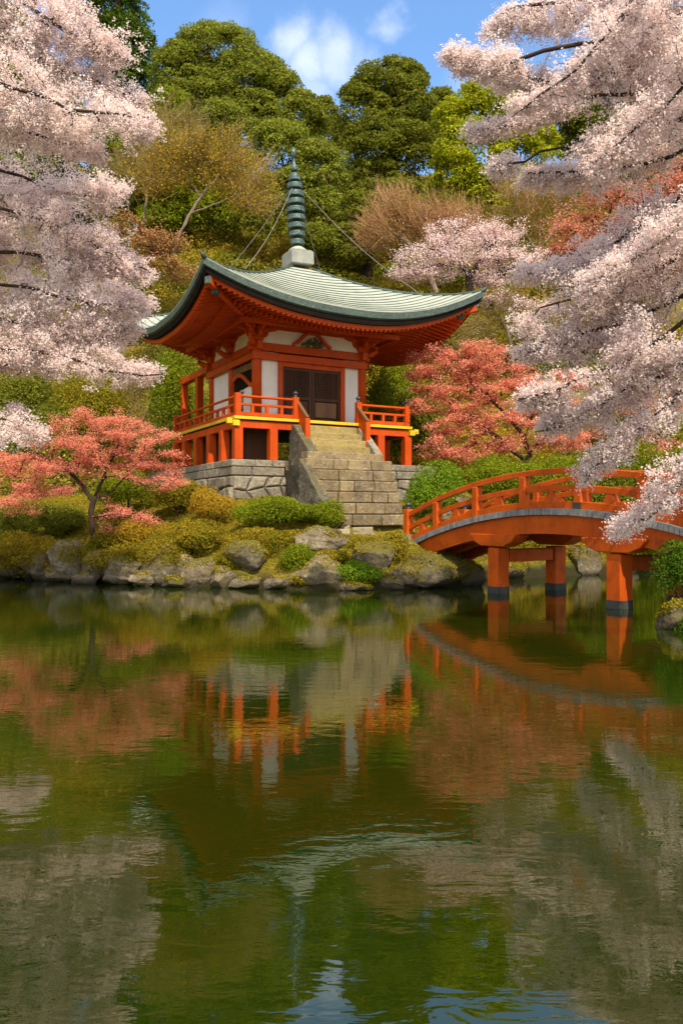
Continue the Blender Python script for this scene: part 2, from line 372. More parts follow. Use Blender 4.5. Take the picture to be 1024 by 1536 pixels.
def water_mat():
    m, t, out = mat_new('pond_water'); tc = t.new('ShaderNodeTexCoord'); vec = tc.outputs['Object']
    p = t.new('ShaderNodeBsdfPrincipled'); p.inputs['Roughness'].default_value = .015; p.inputs['IOR'].default_value = 2.15; p.inputs['Specular Tint'].default_value = (1, .95, .80, 1)
    p.inputs['Base Color'].default_value = (.011, .020, .0008, 1)
    mp = t.new('ShaderNodeMapping'); mp.inputs['Scale'].default_value = (.5, 1.25, 1); t.link(vec, mp.inputs[0])
    n1 = t.noise(mp.outputs[0], 1.6, 2, .5, .6); n2 = t.noise(mp.outputs[0], 6.5, 3, .55, .4); n3 = t.noise(vec, 34, 2, .5)
    calm = t.rng(t.noise(vec, .22, 2), .35, .65, .7, 1.12)
    h = t.math('ADD', t.math('MULTIPLY', n1, .26), t.math('ADD', t.math('MULTIPLY', n2, .30), t.math('MULTIPLY', n3, .012)))
    h = t.math('MULTIPLY', h, calm)
    bp = t.new('ShaderNodeBump'); bp.inputs['Strength'].default_value = 1; bp.inputs['Distance'].default_value = .0058
    t.link(h, bp.inputs['Height']); t.link(bp.outputs[0], p.inputs['Normal']); t.link(p.outputs[0], out.inputs[0]); return m
mb = MB(); mb.add([(-16, -2, 0), (26, -2, 0), (26, 29, 0), (-16, 29, 0)], [(0, 1, 2, 3)])
props(mb.build('water', water_mat()), kind='structure')

# ------------------------------------------------------------------ masonry
def block_wall(mb, O, A, L, rows, depth, gap=.012, lens=(.5, 1.1), slant=0.):
    """Courses of blocks: O corner, A unit direction along, rows = heights from the top down, N outward = A rotated."""
    O = Vector(O); A = Vector(A).normalized(); N = Vector((A.y, -A.x, 0)); z = O.z
    for r, hgt in enumerate(rows):
        s = 0.
        while s < L - 1e-6:
            w = random.uniform(*lens); w = L - s if L - s - w < lens[0] * .6 else w
            o = random.uniform(0, .025) + slant * (O.z - z); g = gap
            p = [O + A * (s + g) + N * o, O + A * (s + w - g) + N * o]
            zz0, zz1 = z - hgt + g * .6, z - g * .6
            j = lambda: random.uniform(-.008, .008)
            fr = [Vector((q.x + j(), q.y + j(), 0)) for q in (p[0], p[1])]; bk = [q - N * depth for q in fr]
            mb.hexa([(fr[0].x, fr[0].y, zz0), (fr[1].x, fr[1].y, zz0), (bk[1].x, bk[1].y, zz0), (bk[0].x, bk[0].y, zz0),
                     (fr[0].x, fr[0].y, zz1), (fr[1].x, fr[1].y, zz1), (bk[1].x, bk[1].y, zz1), (bk[0].x, bk[0].y, zz1)])
            s += w
        z -= hgt

PR = math.atan2(.477, .879)
# ------------------------------------------------------------------ stone platform and stairs
plat = empty('stone_platform', (B0[0], B0[1], 0), PR, 'grey cut stone platform under the vermilion pagoda', 'platform')
mb = MB(); block_wall(mb, (-1.25, -1.25, 3.33), (1, 0, 0), 7.0, [.21, .25], .5)
block_wall(mb, (-1.25, 7.8, 3.33), (0, -1, 0), 9.05, [.21, .25], .5)
mb.build('coping_courses', M['stone'], plat, bevel=.02)
def rubble(O, A, L, H, zt, name, sd):
    """Irregular polygonal stones: jittered cells, each an inset bulging slab."""
    random.seed(sd); m_ = MB(); A = Vector(A).normalized(); N = Vector((A.y, -A.x, 0)); O = Vector(O)
    nx_, nz_ = max(2, int(L / .52)), max(2, int(H / .33)); P = {}
    for i in range(nx_ + 1):
        for k in range(nz_ + 1):
            P[i, k] = (L * i / nx_ + (random.uniform(-.17, .17) if 0 < i < nx_ else 0), zt - H * k / nz_ + (random.uniform(-.1, .1) if 0 < k < nz_ else 0))
    for i in range(nx_):
        for k in range(nz_):
            q = [P[i, k], P[i + 1, k], P[i + 1, k + 1], P[i, k + 1]]
            if random.random() < .25: q[0] = ((q[0][0] * 2 + q[1][0]) / 3, q[0][1])
            cx, cz = sum(a[0] for a in q) / 4, sum(a[1] for a in q) / 4; o = random.uniform(.0, .05)
            def ring(f, d): return [O + A * (cx + (a - cx) * f) + N * d + Vector((0, 0, cz + (b - cz) * f)) for a, b in q]
            R1, R2, R3 = ring(.97, -.2), ring(.93, .0 + o), ring(.7, .05 + o); vs = R1 + R2 + R3
            fs = [(8, 9, 10, 11)] + [(r * 4 + a, r * 4 + (a + 1) % 4, (r + 1) * 4 + (a + 1) % 4, (r + 1) * 4 + a) for r in (0, 1) for a in range(4)]
            m_.add(vs, [tuple(reversed(f)) for f in fs])
    return m_.build(name, M['stone'], plat, bevel=.012)
rubble((-1.23, -1.23, 0), (1, 0, 0), 6.9, 1.7, 2.86, 'rubble_wall', 3)
rubble((-1.23, 7.8, 0), (0, -1, 0), 9.03, 1.7, 2.86, 'rubble_wall', 4)
mb = MB(); mb.box(-1.19, 5.7, -1.19, 7.75, .6, 3.3); mb.build('core', M['stone'], plat)
random.seed(5)
st = empty('stone_stairs', (B0[0], B0[1], 0), PR, 'stone stairs climbing from the bridge path to the pagoda door', 'stairs')
mb = MB(); nst = 6; rise = (3.31 - 1.45) / nst                        # lower flight
for i in range(nst):
    zt = 3.31 - i * rise; v0 = -2.75 - i * .24; ul, ur = .30 + i * .06, 3.08 - i * .06
    block_wall(mb, (ul, v0, zt), (1, 0, 0), ur - ul, [rise], .55 if i else 1.4, .014, (.45, 1.1))
mb.build('step', M['step'], st, bevel=.024)
mb = MB(); mb.box(.62, 3.0, -2.7, -1.2, 1.0, 3.22); mb.build('stair_core', M['step'], st)
mb = MB(); block_wall(mb, (.62, -2.2, 3.55), (1, 0, 0), 2.5, [.235], .4, .006, (.8, 1.6)); mb.build('step', M['step'], st, bevel=.014)
mb = MB()
for i in range(4):
    zt = 4.42 - i * .222; v0 = -1.12 - i * .27; block_wall(mb, (.98, v0, zt), (1, 0, 0), 1.86, [.222], .45, .004, (1.9, 2.0))
mb.build('step', M['ystep'], st, bevel=.012)
mb = MB(); mb.box(1.0, 2.8, -1.5, -.7, 3.3, 4.15); mb.build('stair_core', M['ystep'], st)
for ua, ub in ((.66, .96), (2.86, 3.1)):                              # upper stone strings
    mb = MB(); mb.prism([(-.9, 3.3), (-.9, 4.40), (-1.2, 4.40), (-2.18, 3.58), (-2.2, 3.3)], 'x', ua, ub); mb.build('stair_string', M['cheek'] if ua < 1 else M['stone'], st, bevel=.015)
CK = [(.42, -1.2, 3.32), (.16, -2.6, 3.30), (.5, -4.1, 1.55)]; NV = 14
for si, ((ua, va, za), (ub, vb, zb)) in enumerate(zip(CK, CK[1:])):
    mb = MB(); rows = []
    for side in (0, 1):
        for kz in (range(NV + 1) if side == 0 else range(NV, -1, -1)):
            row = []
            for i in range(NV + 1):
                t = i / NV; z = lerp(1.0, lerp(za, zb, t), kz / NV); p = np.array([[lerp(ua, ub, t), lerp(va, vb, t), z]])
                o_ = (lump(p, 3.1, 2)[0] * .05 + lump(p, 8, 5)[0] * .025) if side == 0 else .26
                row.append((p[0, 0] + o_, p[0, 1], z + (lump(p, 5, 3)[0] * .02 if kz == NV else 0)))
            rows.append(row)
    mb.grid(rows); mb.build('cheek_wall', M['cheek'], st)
# path slabs at the stair foot
mb = MB(); random.seed(8)
for i in range(5):
    for j in range(3):
        x, y = -.35 + i * .62, 19.95 + j * .48 + i * .1
        z = gz(x + .3, y + .2) + .03; w = .29; m_ = [(x + random.uniform(0, .03), y, z), (x + w * 2 - random.uniform(0, .03), y + .06, z), (x + w * 2, y + .44, z + .02), (x, y + .42, z + .02)]
        mb.hexa([(a, b, c - .25) for a, b, c in m_] + m_)
props(mb.build('path', M['path'], bevel=.02), kind='structure')

# ------------------------------------------------------------------ the pagoda
pg = empty('pagoda', (B0[0], B0[1], 0), PR, 'small vermilion pagoda hall with a verdigris roof and ringed bronze finial', 'pagoda')
W, D, FZ, CT = 3.64, 3.9, 4.55, 6.98          # hall width, depth, balcony floor, column top
EU0, EU1, EV0, EV1 = -2.52, 6.6, -2.52, 5.3   # eave rectangle
AU, AV, AZ = 2.04, 1.39, 10.02                # roof centre
EC = [(EU0, EV0), (EU1, EV0), (EU1, EV1), (EU0, EV1)]
CB = [-.15, .2, .12, .0]                      # small differences of the four tips
WC = [(-.12, -.12), (W + .12, -.12), (W + .12, D + .12), (-.12, D + .12)]
def ez(face, t):                              # eave top edge height, t in [-1, 1]
    a, b = CB[face], CB[(face + 1) % 4]; s = (t + 1) / 2
    return 7.6 + lerp(a, b, s) * abs(t) ** 1.0 + .96 * abs(t) ** 2.3
def epos(face, t, k=1.0):                     # point on the eave line scaled by k from the roof centre
    (a, b), (c, d) = EC[face], EC[(face + 1) % 4]; s = (t + 1) / 2
    return AU + (lerp(a, c, s) - AU) * k, AV + (lerp(b, d, s) - AV) * k
def roof_z(face, t, s):
    e = ez(face, t) - 7.6
    return 7.6 + 2.42 * (1 - s) ** 1.22 + e * s ** 2
TS = [-1 + 2 * i / 44 for i in range(45)]
mb = MB(); NC = 17; s_ = [.07 + .93 * (i / NC) ** .93 for i in range(NC + 1)]
for f in range(4):
    rows = []
    for i in range(NC):
        for s, dz in ((s_[i] - (.02 if i else 0), -.006), (s_[i + 1], .054), (s_[i + 1], .036)):
            rows.append([(*epos(f, t, s), roof_z(f, t, s) + dz) for t in TS])
    mb.grid(rows)
roof = mb.build('roof', M['copper'], pg)
for face_k, (nm, mt, prof) in enumerate((('eave_edge', 'verdi', [(1.0, .03), (1.002, -.15), (.988, -.19)]),
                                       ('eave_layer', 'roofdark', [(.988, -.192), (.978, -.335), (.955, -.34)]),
                                       ('eave_board', 'red', [(.955, -.337), (.952, -.45), (.9, -.452)]))):
    mb = MB()
    for f in range(4): mb.grid([[(*epos(f, t, k), ez(f, t) + dz) for t in TS] for k, dz in prof])
    mb.build(nm, M[mt], roof if face_k < 2 else pg)
mb = MB()                                      # hip ridges with upturned tips
for f in range(4):
    pts = [Vector((*epos(f, -1, s), roof_z(f, -1, s) + .04)) for s in [.08 + .92 * i / 24 for i in range(25)]]
    dv = (pts[-1] - pts[-2]).normalized(); pts.append(pts[-1] + dv * .10 + Vector((0, 0, .08)))
    mb.tube(pts, [.05] * 23 + [.055, .075, .04], 6)
mb.build('hip_ridge', M['verdi'], roof, smooth=True)
# soffit
def sof(face, t, q, dz=0.):
    s = (t + 1) / 2; (a, b), (c, d) = WC[face], WC[(face + 1) % 4]; wu, wv = lerp(a, c, s), lerp(b, d, s)
    eu, ev = epos(face, t, .955); ze = ez(face, t) - .40
    return Vector((lerp(wu, eu, q), lerp(wv, ev, q), lerp(7.62, ze, q ** 1.15) + dz))
mb = MB()
for f in range(4): mb.grid([[sof(f, t, q) for t in TS] for q in (0, .25, .5, .75, 1.0)])
mb.build('soffit', M['red'], pg)
for f in range(4):                             # rafters of each side, two tiers
    mb = MB(); ends = MB(); A0, A1 = Vector((*EC[f], 0)), Vector((*EC[(f + 1) % 4], 0)); Ld = (A1 - A0).length; dirv = (A1 - A0) / Ld
    n = int(Ld / .155)
    w0, w1 = Vector((*WC[f], 0)), Vector((*WC[(f + 1) % 4], 0))
    a0, b0 = (w0 - A0).dot(dirv), (w1 - A0).dot(dirv)
    e0, e1 = Vector((*epos(f, -1, .955), 0)), Vector((*epos(f, 1, .955), 0)); ea, eb = (e0 - A0).dot(dirv), (e1 - A0).dot(dirv)
    def tq(c, q): lo, hi = lerp(a0, ea, q), lerp(b0, eb, q); return 2 * (c - lo) / (hi - lo) - 1
    for i in range(1, n):
        c = Ld * i / n
        if not ea + .03 < c < eb - .03: continue
        q0 = 0. if a0 <= c <= b0 else ((a0 - c) / (a0 - ea) if c < a0 else (c - b0) / (eb - b0))
        q0 += .02
        for qa, qb, dz, w, h in ((q0, .62, -.13, .075, .09), (max(q0, .5), .985, -.05, .065, .075)):
            if qb - qa < .04: continue
            qs = [lerp(qa, qb, k / 3) for k in range(4)]; P = [sof(f, max(-1, min(1, tq(c, q))), q, dz) for q in qs]
            for p, q in zip(P, P[1:]): mb.beam(p, q, w, h)
            d = (P[-1] - P[-2]).normalized(); mb.beam(P[-1] - d * .01, P[-1] + d * .012, w + .01, h + .012)
    mb.build('rafters', M['red'], pg)
for f in range(4):                             # corner rafters with green end caps
    mb = MB(); cap = MB(); cap2 = MB(); p, q = sof(f, -1, 0, -.14), sof(f, -1, 1.02, -.13); mb.beam(p, q, .16, .2); d = (q - p).normalized()
    cap.beam(sof(f, -1, .84, -.24), sof(f, -1, .90, -.24), .17, .17); cap2.beam(q - d * .02, q + d * .03, .18, .22)
    o = mb.build('corner_rafter', M['red'], pg, bevel=.01); cap.build('hanging_cap', M['verdi'], o, bevel=.02); cap2.build('rafter_cap', M['verdi'], o, bevel=.02)
mb = MB()                                      # purlin carried by the brackets
for f in range(4):
    P = [sof(f, t, .3, -.25) for t in (-1, 1)]; z = 7.42
    mb.beam((P[0].x, P[0].y, z), (P[1].x, P[1].y, z), .13, .15)
mb.build('eave_purlin', M['red'], pg, bevel=.01)
# columns
def column(u, v, r=.15, z0=FZ, z1=CT):
    m_ = MB(); m_.lathe([(r, 0), (r, z1 - z0 - .05), (r * .9, z1 - z0)], (u, v, z0), 20); return m_.build('column', M['red'], pg, smooth=True)
cols = [(0, 0), (W, 0), (0, 2.0), (0, D), (W, D), (W, 2.0), (W / 2, D)]
for c in cols: column(*c)
# beams
mb = MB()
mb.box(-.28, W + .28, -.09, .09, 6.72, 6.97); mb.box(-.28, W + .28, D - .09, D + .09, 6.72, 6.97)
mb.box(-.092, .092, -.28, D + .28, 6.725, 6.975); mb.box(W - .092, W + .092, -.28, D + .28, 6.725, 6.975)
mb.build('head_beam', M['red'], pg, bevel=.012)
mb = MB(); mb.box(-.2, W + .2, -.19, -.095, 6.44, 6.66); mb.box(-.195, -.098, -.1, D + .2, 6.445, 6.655); mb.box(W + .1, W + .2, -.19, D + .2, 6.44, 6.66)
mb.build('tie_beam', M['red'], pg, bevel=.012)
mb = MB(); mb.box(-.2, W + .2, -.19, -.1, FZ + .005, FZ + .12); mb.box(-.195, -.1, -.1, D + .2, FZ + .006, FZ + .13); mb.box(W + .1, W + .2, -.1, D + .2, FZ + .006, FZ + .12)
mb.build('sill_beam', M['red'], pg, bevel=.01)
# front wall: plaster, jambs, doors
for a, b in ((.14, .68), (2.99, 3.5)):
    mb = MB(); mb.box(a, b, -.03, .03, FZ + .1, 6.7); mb.build('wall_panel', M['plaster'], pg)
for a, b in ((.68, .82), (2.83, 2.99)):
    mb = MB(); mb.box(a, b, -.1, .07, FZ + .1, 6.45); mb.build('door_jamb', M['red'], pg, bevel=.01)
mb = MB(); mb.box(.70, 2.96, -.09, .07, 6.30, 6.62); mb.build('door_head', M['red'], pg, bevel=.01)
for a, b in ((.82, 1.82), (1.83, 2.83)):
    mb = MB(); mb.box(a, b, .0, .03, FZ + .13, 6.3)
    d = mb.build('door', M['darkwood'], pg)
    mb = MB(); mb.box(a, a + .09, -.05, -.001, FZ + .13, 6.3); mb.box(b - .09, b, -.05, -.001, FZ + .13, 6.3)
    for z in (FZ + .13, 5.32, 6.2): mb.box(a + .09, b - .09, -.048, -.002, z, z + .1)
    mb.build('door_frame', M['wood'], d, bevel=.006)
    mb = MB(); k = a + .13
    while k < b - .1: mb.box(k, k + .016, -.03, -.003, 5.42, 6.2); k += .047
    z = 5.45
    while z < 6.2: mb.box(a + .09, b - .09, -.036, -.022, z, z + .016); z += .047
    mb.build('lattice', M['wood'], d)
    mb = MB(); mb.box(a + .12, b - .12, -.03, -.004, FZ + .26, 5.29); mb.build('lower_panel', M['panelwood'] if a > 1.5 else M['wood'], d, bevel=.01)
# left wall (u = 0)
mb = MB(); mb.box(-.03, .03, 2.14, D - .14, FZ + .12, 6.72); mb.build('wall_panel', M['plaster'], pg)
mb = MB(); mb.prism([(.14, FZ + .12), (.14, 5.75), (1.86, 5.6), (1.86, FZ + .12)], 'x', -.03, .03); mb.build('wall_panel', M['plaster'], pg)
mb = MB(); mb.box(.0, .03, .14, 1.86, 5.6, 6.4); mb.build('window', M['roofdark'], pg)  # near-black board: the shade inside the open window put into its colour
mb = MB(); mb.box(-.04, .02, .14, 1.86, 6.22, 6.45); mb.build('window_head', M['panelwood'], pg, bevel=.01)
mb = MB(); pts = [Vector((-.06, lerp(.15, 1.85, k / 10), 5.68 + .48 * math.sin(k / 10 * 2.2) ** 1.5)) for k in range(11)]
for p, q in zip(pts, pts[1:]): mb.beam(p, q, .08, .13)
mb.build('rainbow_strut', M['red'], pg, bevel=.01)
mb = MB(); mb.box(W - .03, W + .03, .14, D - .14, FZ + .1, 6.72); mb.box(.14, W - .14, D - .03, D + .03, FZ + .1, 6.72); mb.build('wall_panel', M['plaster'], pg)
# plaster band between beam and soffit, on all four sides
mb = MB(); mb.box(.0, W, -.02, .02, 6.97, 7.66); mb.box(-.022, .022, 0, D, 6.97, 7.66); mb.box(W - .022, W + .022, 0, D, 6.97, 7.66); mb.box(0, W, D - .02, D + .02, 6.97, 7.66)
mb.build('frieze_panel', M['plaster'], pg)
mb = MB(); mb.box(-.1, W + .1, -.07, .07, 7.4, 7.54); mb.box(-.072, .072, -.1, D + .1, 7.405, 7.545); mb.box(W - .072, W + .072, -.1, D + .1, 7.405, 7.545)
mb.build('wall_plate', M['red'], pg, bevel=.01)
# frog-leg strut with carved green heart, centre of the front frieze
mb = MB(); P = []
for s in (-1, 1):
    P = [Vector((W / 2 + s * x, -.09, z)) for x, z in ((.12, 7.42), (.3, 7.28), (.5, 7.08), (.66, 7.0))]
    for a, b in zip(P, P[1:]): mb.beam(a, b, .1, .1)
mb.box(W / 2 - .16, W / 2 + .16, -.15, -.03, 7.36, 7.44); mb.build('frog_leg_strut', M['red'], pg, bevel=.015)
random.seed(3); mb = MB()
for i in range(46):
    x = random.uniform(-.36, .36); z = 6.99 + random.random() * max(.03, .32 - abs(x) * .75); r = random.uniform(.03, .055)
    mb.lathe([(r * .3, -r), (r, -r * .3), (r, r * .3), (r * .3, r)], (W / 2 + x, -.10 - random.random() * .05, z), 6)
mb.build('carving', solid('carved_green_gold', (.035, .06, .02), (.12, .085, .02), 9, .5), pg)
# bracket clusters on the columns
def bracket(u, v, dirs, big=1.):
    m_ = MB(); z = CT
    m_.hexa([(u - .13, v - .13, z), (u + .13, v - .13, z), (u + .13, v + .13, z), (u - .13, v + .13, z), (u - .2, v - .2, z + .13), (u + .2, v - .2, z + .13), (u + .2, v + .2, z + .13), (u - .2, v + .2, z + .13)])
    m_.box(u - .2, u + .2, v - .2, v + .2, z + .131, z + .19)
    for k, (du, dv, L) in enumerate(dirs):
        d = Vector((du, dv, 0)).normalized(); dz = .003 * k
        for tier, (zz, LL) in enumerate(((z + .12, L * .5), (z + .32, L))):
            LL *= big; pr = [(0, 0), (LL * .55, 0), (LL * .85, .05), (LL, .13), (LL, .2), (0, .2)]
            s = Vector((-d.y, d.x, 0)) * .065; c = Vector((u, v, zz + dz))
            pts = [c + d * a + Vector((0, 0, b)) for a, b in pr]; n = len(pts)
            m_.add([p - s for p in pts] + [p + s for p in pts], [tuple(reversed(range(n))), tuple(range(n, 2 * n))] + [(i, (i + 1) % n, n + (i + 1) % n, n + i) for i in range(n)])
            e = c + d * (LL - .09) + Vector((0, 0, .2 + dz)); w = .1
            m_.hexa([(e.x - w * .65, e.y - w * .65, e.z), (e.x + w * .65, e.y - w * .65, e.z), (e.x + w * .65, e.y + w * .65, e.z), (e.x - w * .65, e.y + w * .65, e.z),
                     (e.x - w, e.y - w, e.z + .07), (e.x + w, e.y - w, e.z + .07), (e.x + w, e.y + w, e.z + .07), (e.x - w, e.y + w, e.z + .07)])
            m_.box(e.x - w, e.x + w, e.y - w, e.y + w, e.z + .071, e.z + .12)
    # carved nose under the arms
    d = Vector((sum(a[0] for a in dirs), sum(a[1] for a in dirs), 0))
    if d.length > .1:
        d.normalize(); c = Vector((u, v, z - .08)); P = [c + d * a + Vector((0, 0, b)) for a, b in ((.12, 0), (.34, .02), (.5, .12), (.5, .24), (.4, .26))]
        m_.tube(P, [.1, .09, .08, .06, .03], 8)
    m_.build('bracket', M['red'], pg, bevel=.012)
bracket(0, 0, [(-1, 0, .72), (0, -1, .72), (1, 0, .72), (0, 1, .72), (-1, -1, .95)])
bracket(W, 0, [(1, 0, .72), (0, -1, .72), (-1, 0, .72), (0, 1, .72), (1, -1, .95)])
bracket(0, D, [(-1, 0, .72), (0, -1, .6), (0, 1, .72), (-1, 1, .95)])
bracket(W, D, [(1, 0, .72), (0, 1, .72), (1, 1, .95)])
bracket(0, 2.0, [(-1, 0, .75), (0, -1, .6), (0, 1, .6)])
bracket(W, 2.0, [(1, 0, .75), (0, -1, .6), (0, 1, .6)])
# balcony
bal = MB(); bal.box(-1.08, 4.82, -1.08, D + 1.1, FZ - .075, FZ); bal.build('balcony_floor', M['wood'], pg)
mb = MB(); mb.box(-1.13, 4.87, -1.13, -1.081, FZ - .07, FZ + .02); mb.box(-1.13, -1.081, -1.08, D + 1.15, FZ - .07, FZ + .021); mb.box(4.821, 4.87, -1.08, D + 1.15, FZ - .07, FZ + .021)
mb.build('balcony_edge', M['yellow'], pg, bevel=.008)
mb = MB(); mb.box(-1.06, 4.80, -1.06, -.92, FZ - .31, FZ - .101); mb.box(-1.062, -.922, -.918, D + 1.05, FZ - .312, FZ - .102); mb.box(4.66, 4.80, -.918, D + 1.05, FZ - .312, FZ - .102)
mb.build('balcony_beam', M['red'], pg, bevel=.01)
for u, v in ((-1.1, -1.1), (4.84, -1.1)):
    s = -1 if u < 0 else 1; mb = MB(); mb.box(u - .1, u + .1, v - .1, v + .1, FZ - .28, FZ - .11)
    mb.box(*sorted((u + s * .1, u + s * .26)), v - .05, v + .08, FZ - .22, FZ - .06); mb.build('corner_cap', M['yellow'], pg, bevel=.015)
for u, v in [(-1.0, -1.0), (.08, -1.0), (3.72, -1.0), (4.72, -1.0)] + [(-1.0, .1), (-1.0, 1.25), (-1.0, 2.5), (-1.0, 3.7), (-1.0, 4.85), (4.72, .3), (4.72, 2.2), (4.72, 4.6)]:
    mb = MB(); mb.box(u - .125, u + .125, v - .125, v + .125, 3.33, FZ - .31); mb.build('underfloor_post', M['red'], pg, bevel=.012)
for a, b, c, d in ((-.35, .55, -.25, -.2), (3.2, 4.2, -.25, -.2), (-.4, -.35, -.25, D + .3), (4.2, 4.25, -.25, D)):
    mb = MB(); mb.box(a, b, c, d, 3.32, FZ - .08); mb.build('underfloor_panel', M['wood'], pg)
# railings
def giboshi(m_, u, v, z, k=1.):
    m_.lathe([(.055 * k, 0), (.06 * k, .03), (.045 * k, .045), (.05 * k, .07), (.078 * k, .10), (.08 * k, .13), (.05 * k, .165), (.012, .19)], (u, v, z), 14)
def rail_run(name, p, q, posts, caps, n):
    p, q = Vector((*p, FZ)), Vector((*q, FZ)); e = empty(name); e.parent = pg; d = (q - p).normalized()
    m_ = MB(); m_.tube([p - d * .05 + Vector((0, 0, .60)), q + d * .05 + Vector((0, 0, .60))], .04, 10); m_.build('top_rail', M['red'], e, smooth=False)
    m_ = MB(); m_.beam(p + Vector((0, 0, .37)), q + Vector((0, 0, .37)), .07, .07); m_.build('mid_rail', M['red'], e, bevel=.008)
    m_ = MB(); m_.beam(p + Vector((0, 0, .09)), q + Vector((0, 0, .09)), .1, .11); m_.build('bottom_rail', M['red'], e, bevel=.008)
    for k in range(1, n):
        c = p.lerp(q, k / n); m_ = MB(); m_.box(c.x - .045, c.x + .045, c.y - .045, c.y + .045, FZ + .145, FZ + .335); m_.build('baluster', M['red'], e, bevel=.006)
    for k in posts:
        c = p.lerp(q, k); m_ = MB(); m_.box(c.x - .085, c.x + .085, c.y - .085, c.y + .085, FZ + .022, FZ + .68); o = m_.build('rail_post', M['red'], e, bevel=.01)
        if k in caps: m_ = MB(); giboshi(m_, c.x, c.y, FZ + .68); m_.build('post_cap', M['black'], o, smooth=True)
rail_run('railing', (-1.0, -1.0), (.82, -1.0), (0, 1), (1,), 4)
rail_run('railing', (2.96, -1.0), (4.72, -1.0), (0, 1), (0, 1), 4)
rail_run('railing', (-1.0, -.90), (-1.0, D + 1.0), (1,), (), 11)
rail_run('railing', (4.72, -.90), (4.72, D + 1.0), (1,), (1,), 9)
m_ = MB(); giboshi(m_, -.8, -.8, FZ + .62, .9); m_.box(-.84, -.76, -.84, -.76, FZ, FZ + .62); m_.build('post_cap', M['black'], pg, smooth=True)
for u in (.9, 2.92):                           # slanted handrails down to the newels
    m_ = MB(); m_.box(u - .075, u + .075, -1.68, -1.53, 3.45, 4.55); o = m_.build('newel', M['red'], pg, bevel=.012)
    m_ = MB(); m_.box(u - .078, u + .078, -1.683, -1.527, 3.44, 3.56); m_.build('newel_shoe', M['black'], o)
    m_ = MB(); m_.beam((u, -.98, 5.1), (u, -1.66, 4.56), .1, .085); m_.build('handrail', M['panelwood'], pg, bevel=.012)
    m_ = MB(); m_.prism([(-1.08, FZ - .1), (-1.08, 4.98), (-1.53, 4.6), (-1.53, 3.72), (-1.42, 3.9), (-1.25, 4.25)], 'x', u - .03, u + .03); m_.build('stair_board', M['red'], pg, bevel=.008)
# rear porch
for v in (5.4, 7.2):
    m_ = MB(); m_.box(-.12, .12, v - .12, v + .12, 3.3, 6.9); m_.build('porch_post', M['red'], pg, bevel=.012)
m_ = MB(); m_.box(-.13, .13, D + .28, 7.5, 6.72, 6.96); m_.build('porch_beam', M['red'], pg, bevel=.012)
# finial
fin = empty('finial', (AU, AV, AZ - .06)); fin.parent = pg; fin.rotation_euler = (0, R(-2.6), 0); fin.scale = (1, 1, 1.13)
def fmesh(nm, m_, mt='bronze', sm=True): return m_.build(nm, M[mt], fin, smooth=sm)
m_ = MB(); m_.box(-.40, .40, -.40, .40, -.02, .36); m_.box(-.36, .36, -.36, .36, .36, .40); m_.build('dew_basin', solid('grey_basin', (.30, .30, .26), (.20, .21, .18), 4, .7, .3), fin, bevel=.02)
m_ = MB(); m_.lathe([(.30, .40), (.29, .46), (.2, .52), (.13, .56)], (0, 0, 0), 24); m_.build('inverted_bowl', M['copper'], fin, smooth=True)
m_ = MB(); m_.lathe([(.085, .5), (.07, 2.3), (.05, 2.6)], (0, 0, 0), 12); fmesh('spindle', m_)
z = .60
for r in (.23, .27, .295, .31, .31, .30, .28, .26, .2):
    m_ = MB(); m_.lathe([(r * .55, 0), (r * .97, .005), (r, .02), (r, .12), (r * .94, .15), (r * .5, .155)], (0, 0, z), 24)
    o = fmesh('ring', m_, sm=False); z += .232 if r > .19 else .2
m_ = MB(); m_.lathe([(.08, 0), (.14, .03), (.13, .09), (.06, .12)], (0, 0, 2.58), 16); fmesh('upper_disc', m_)
m_ = MB(); m_.lathe([(.1, 2.74), (.125, 2.80), (.10, 2.9), (.05, 3.02), (.02, 3.14)], (0, 0, 0), 16); fmesh('flame_bud', m_)
m_ = MB(); m_.lathe([(.02, 3.12), (.075, 3.19), (.085, 3.3), (.06, 3.40), (.02, 3.44)], (0, 0, 0), 16); fmesh('jewel', m_)
for f in range(4):                             # chains from the finial to the hips
    a = Vector((AU - .1, AV, AZ + 2.4)); t = .62; q = Vector((*epos(f, -1, t), roof_z(f, -1, t) + .12))
    if f in (1,): t = .66; q = Vector((*epos(f, -1, t), roof_z(f, -1, t) + .1))
    d = (q - a); a = a + Vector((d.x, d.y, 0)).normalized() * .25
    P = [a.lerp(q, k / 14) - Vector((0, 0, .22 * math.sin(math.pi * k / 14))) for k in range(15)]
    m_ = MB(); m_.tube(P, .008, 5); m_.build('chain', M['chain'], pg)

# ------------------------------------------------------------------ the bridge
br = empty('arched_bridge', (1.6, 20.7, 0), math.atan2(-.866, .5), 'vermilion arched footbridge with grey plank deck crossing the pond', 'bridge')
LB, WB = 10.4, 1.98                            # local x along, local y across (+y is the far side)
def dz_(x): return 1.87 - .95 * ((x - 5.2) / 5.2) ** 2
def arc(m_, x0, x1, y0, y1, za, zb, n=40):     # curved plank between offsets za and zb from the deck line
    rows = [[], [], [], []]
    for i in range(n + 1):
        x = lerp(x0, x1, i / n); z = dz_(x)
        for k, (y, o) in enumerate(((y0, za), (y1, za), (y1, zb), (y0, zb))): rows[k].append((x, y, z + o))
    rows.append(rows[0]); m_.grid(rows); k0 = len(m_.v); m_.add([rows[k][0] for k in range(4)], [(0, 1, 2, 3)]); m_.add([rows[k][-1] for k in range(4)], [(3, 2, 1, 0)])
    return m_
mb = MB(); n = 92
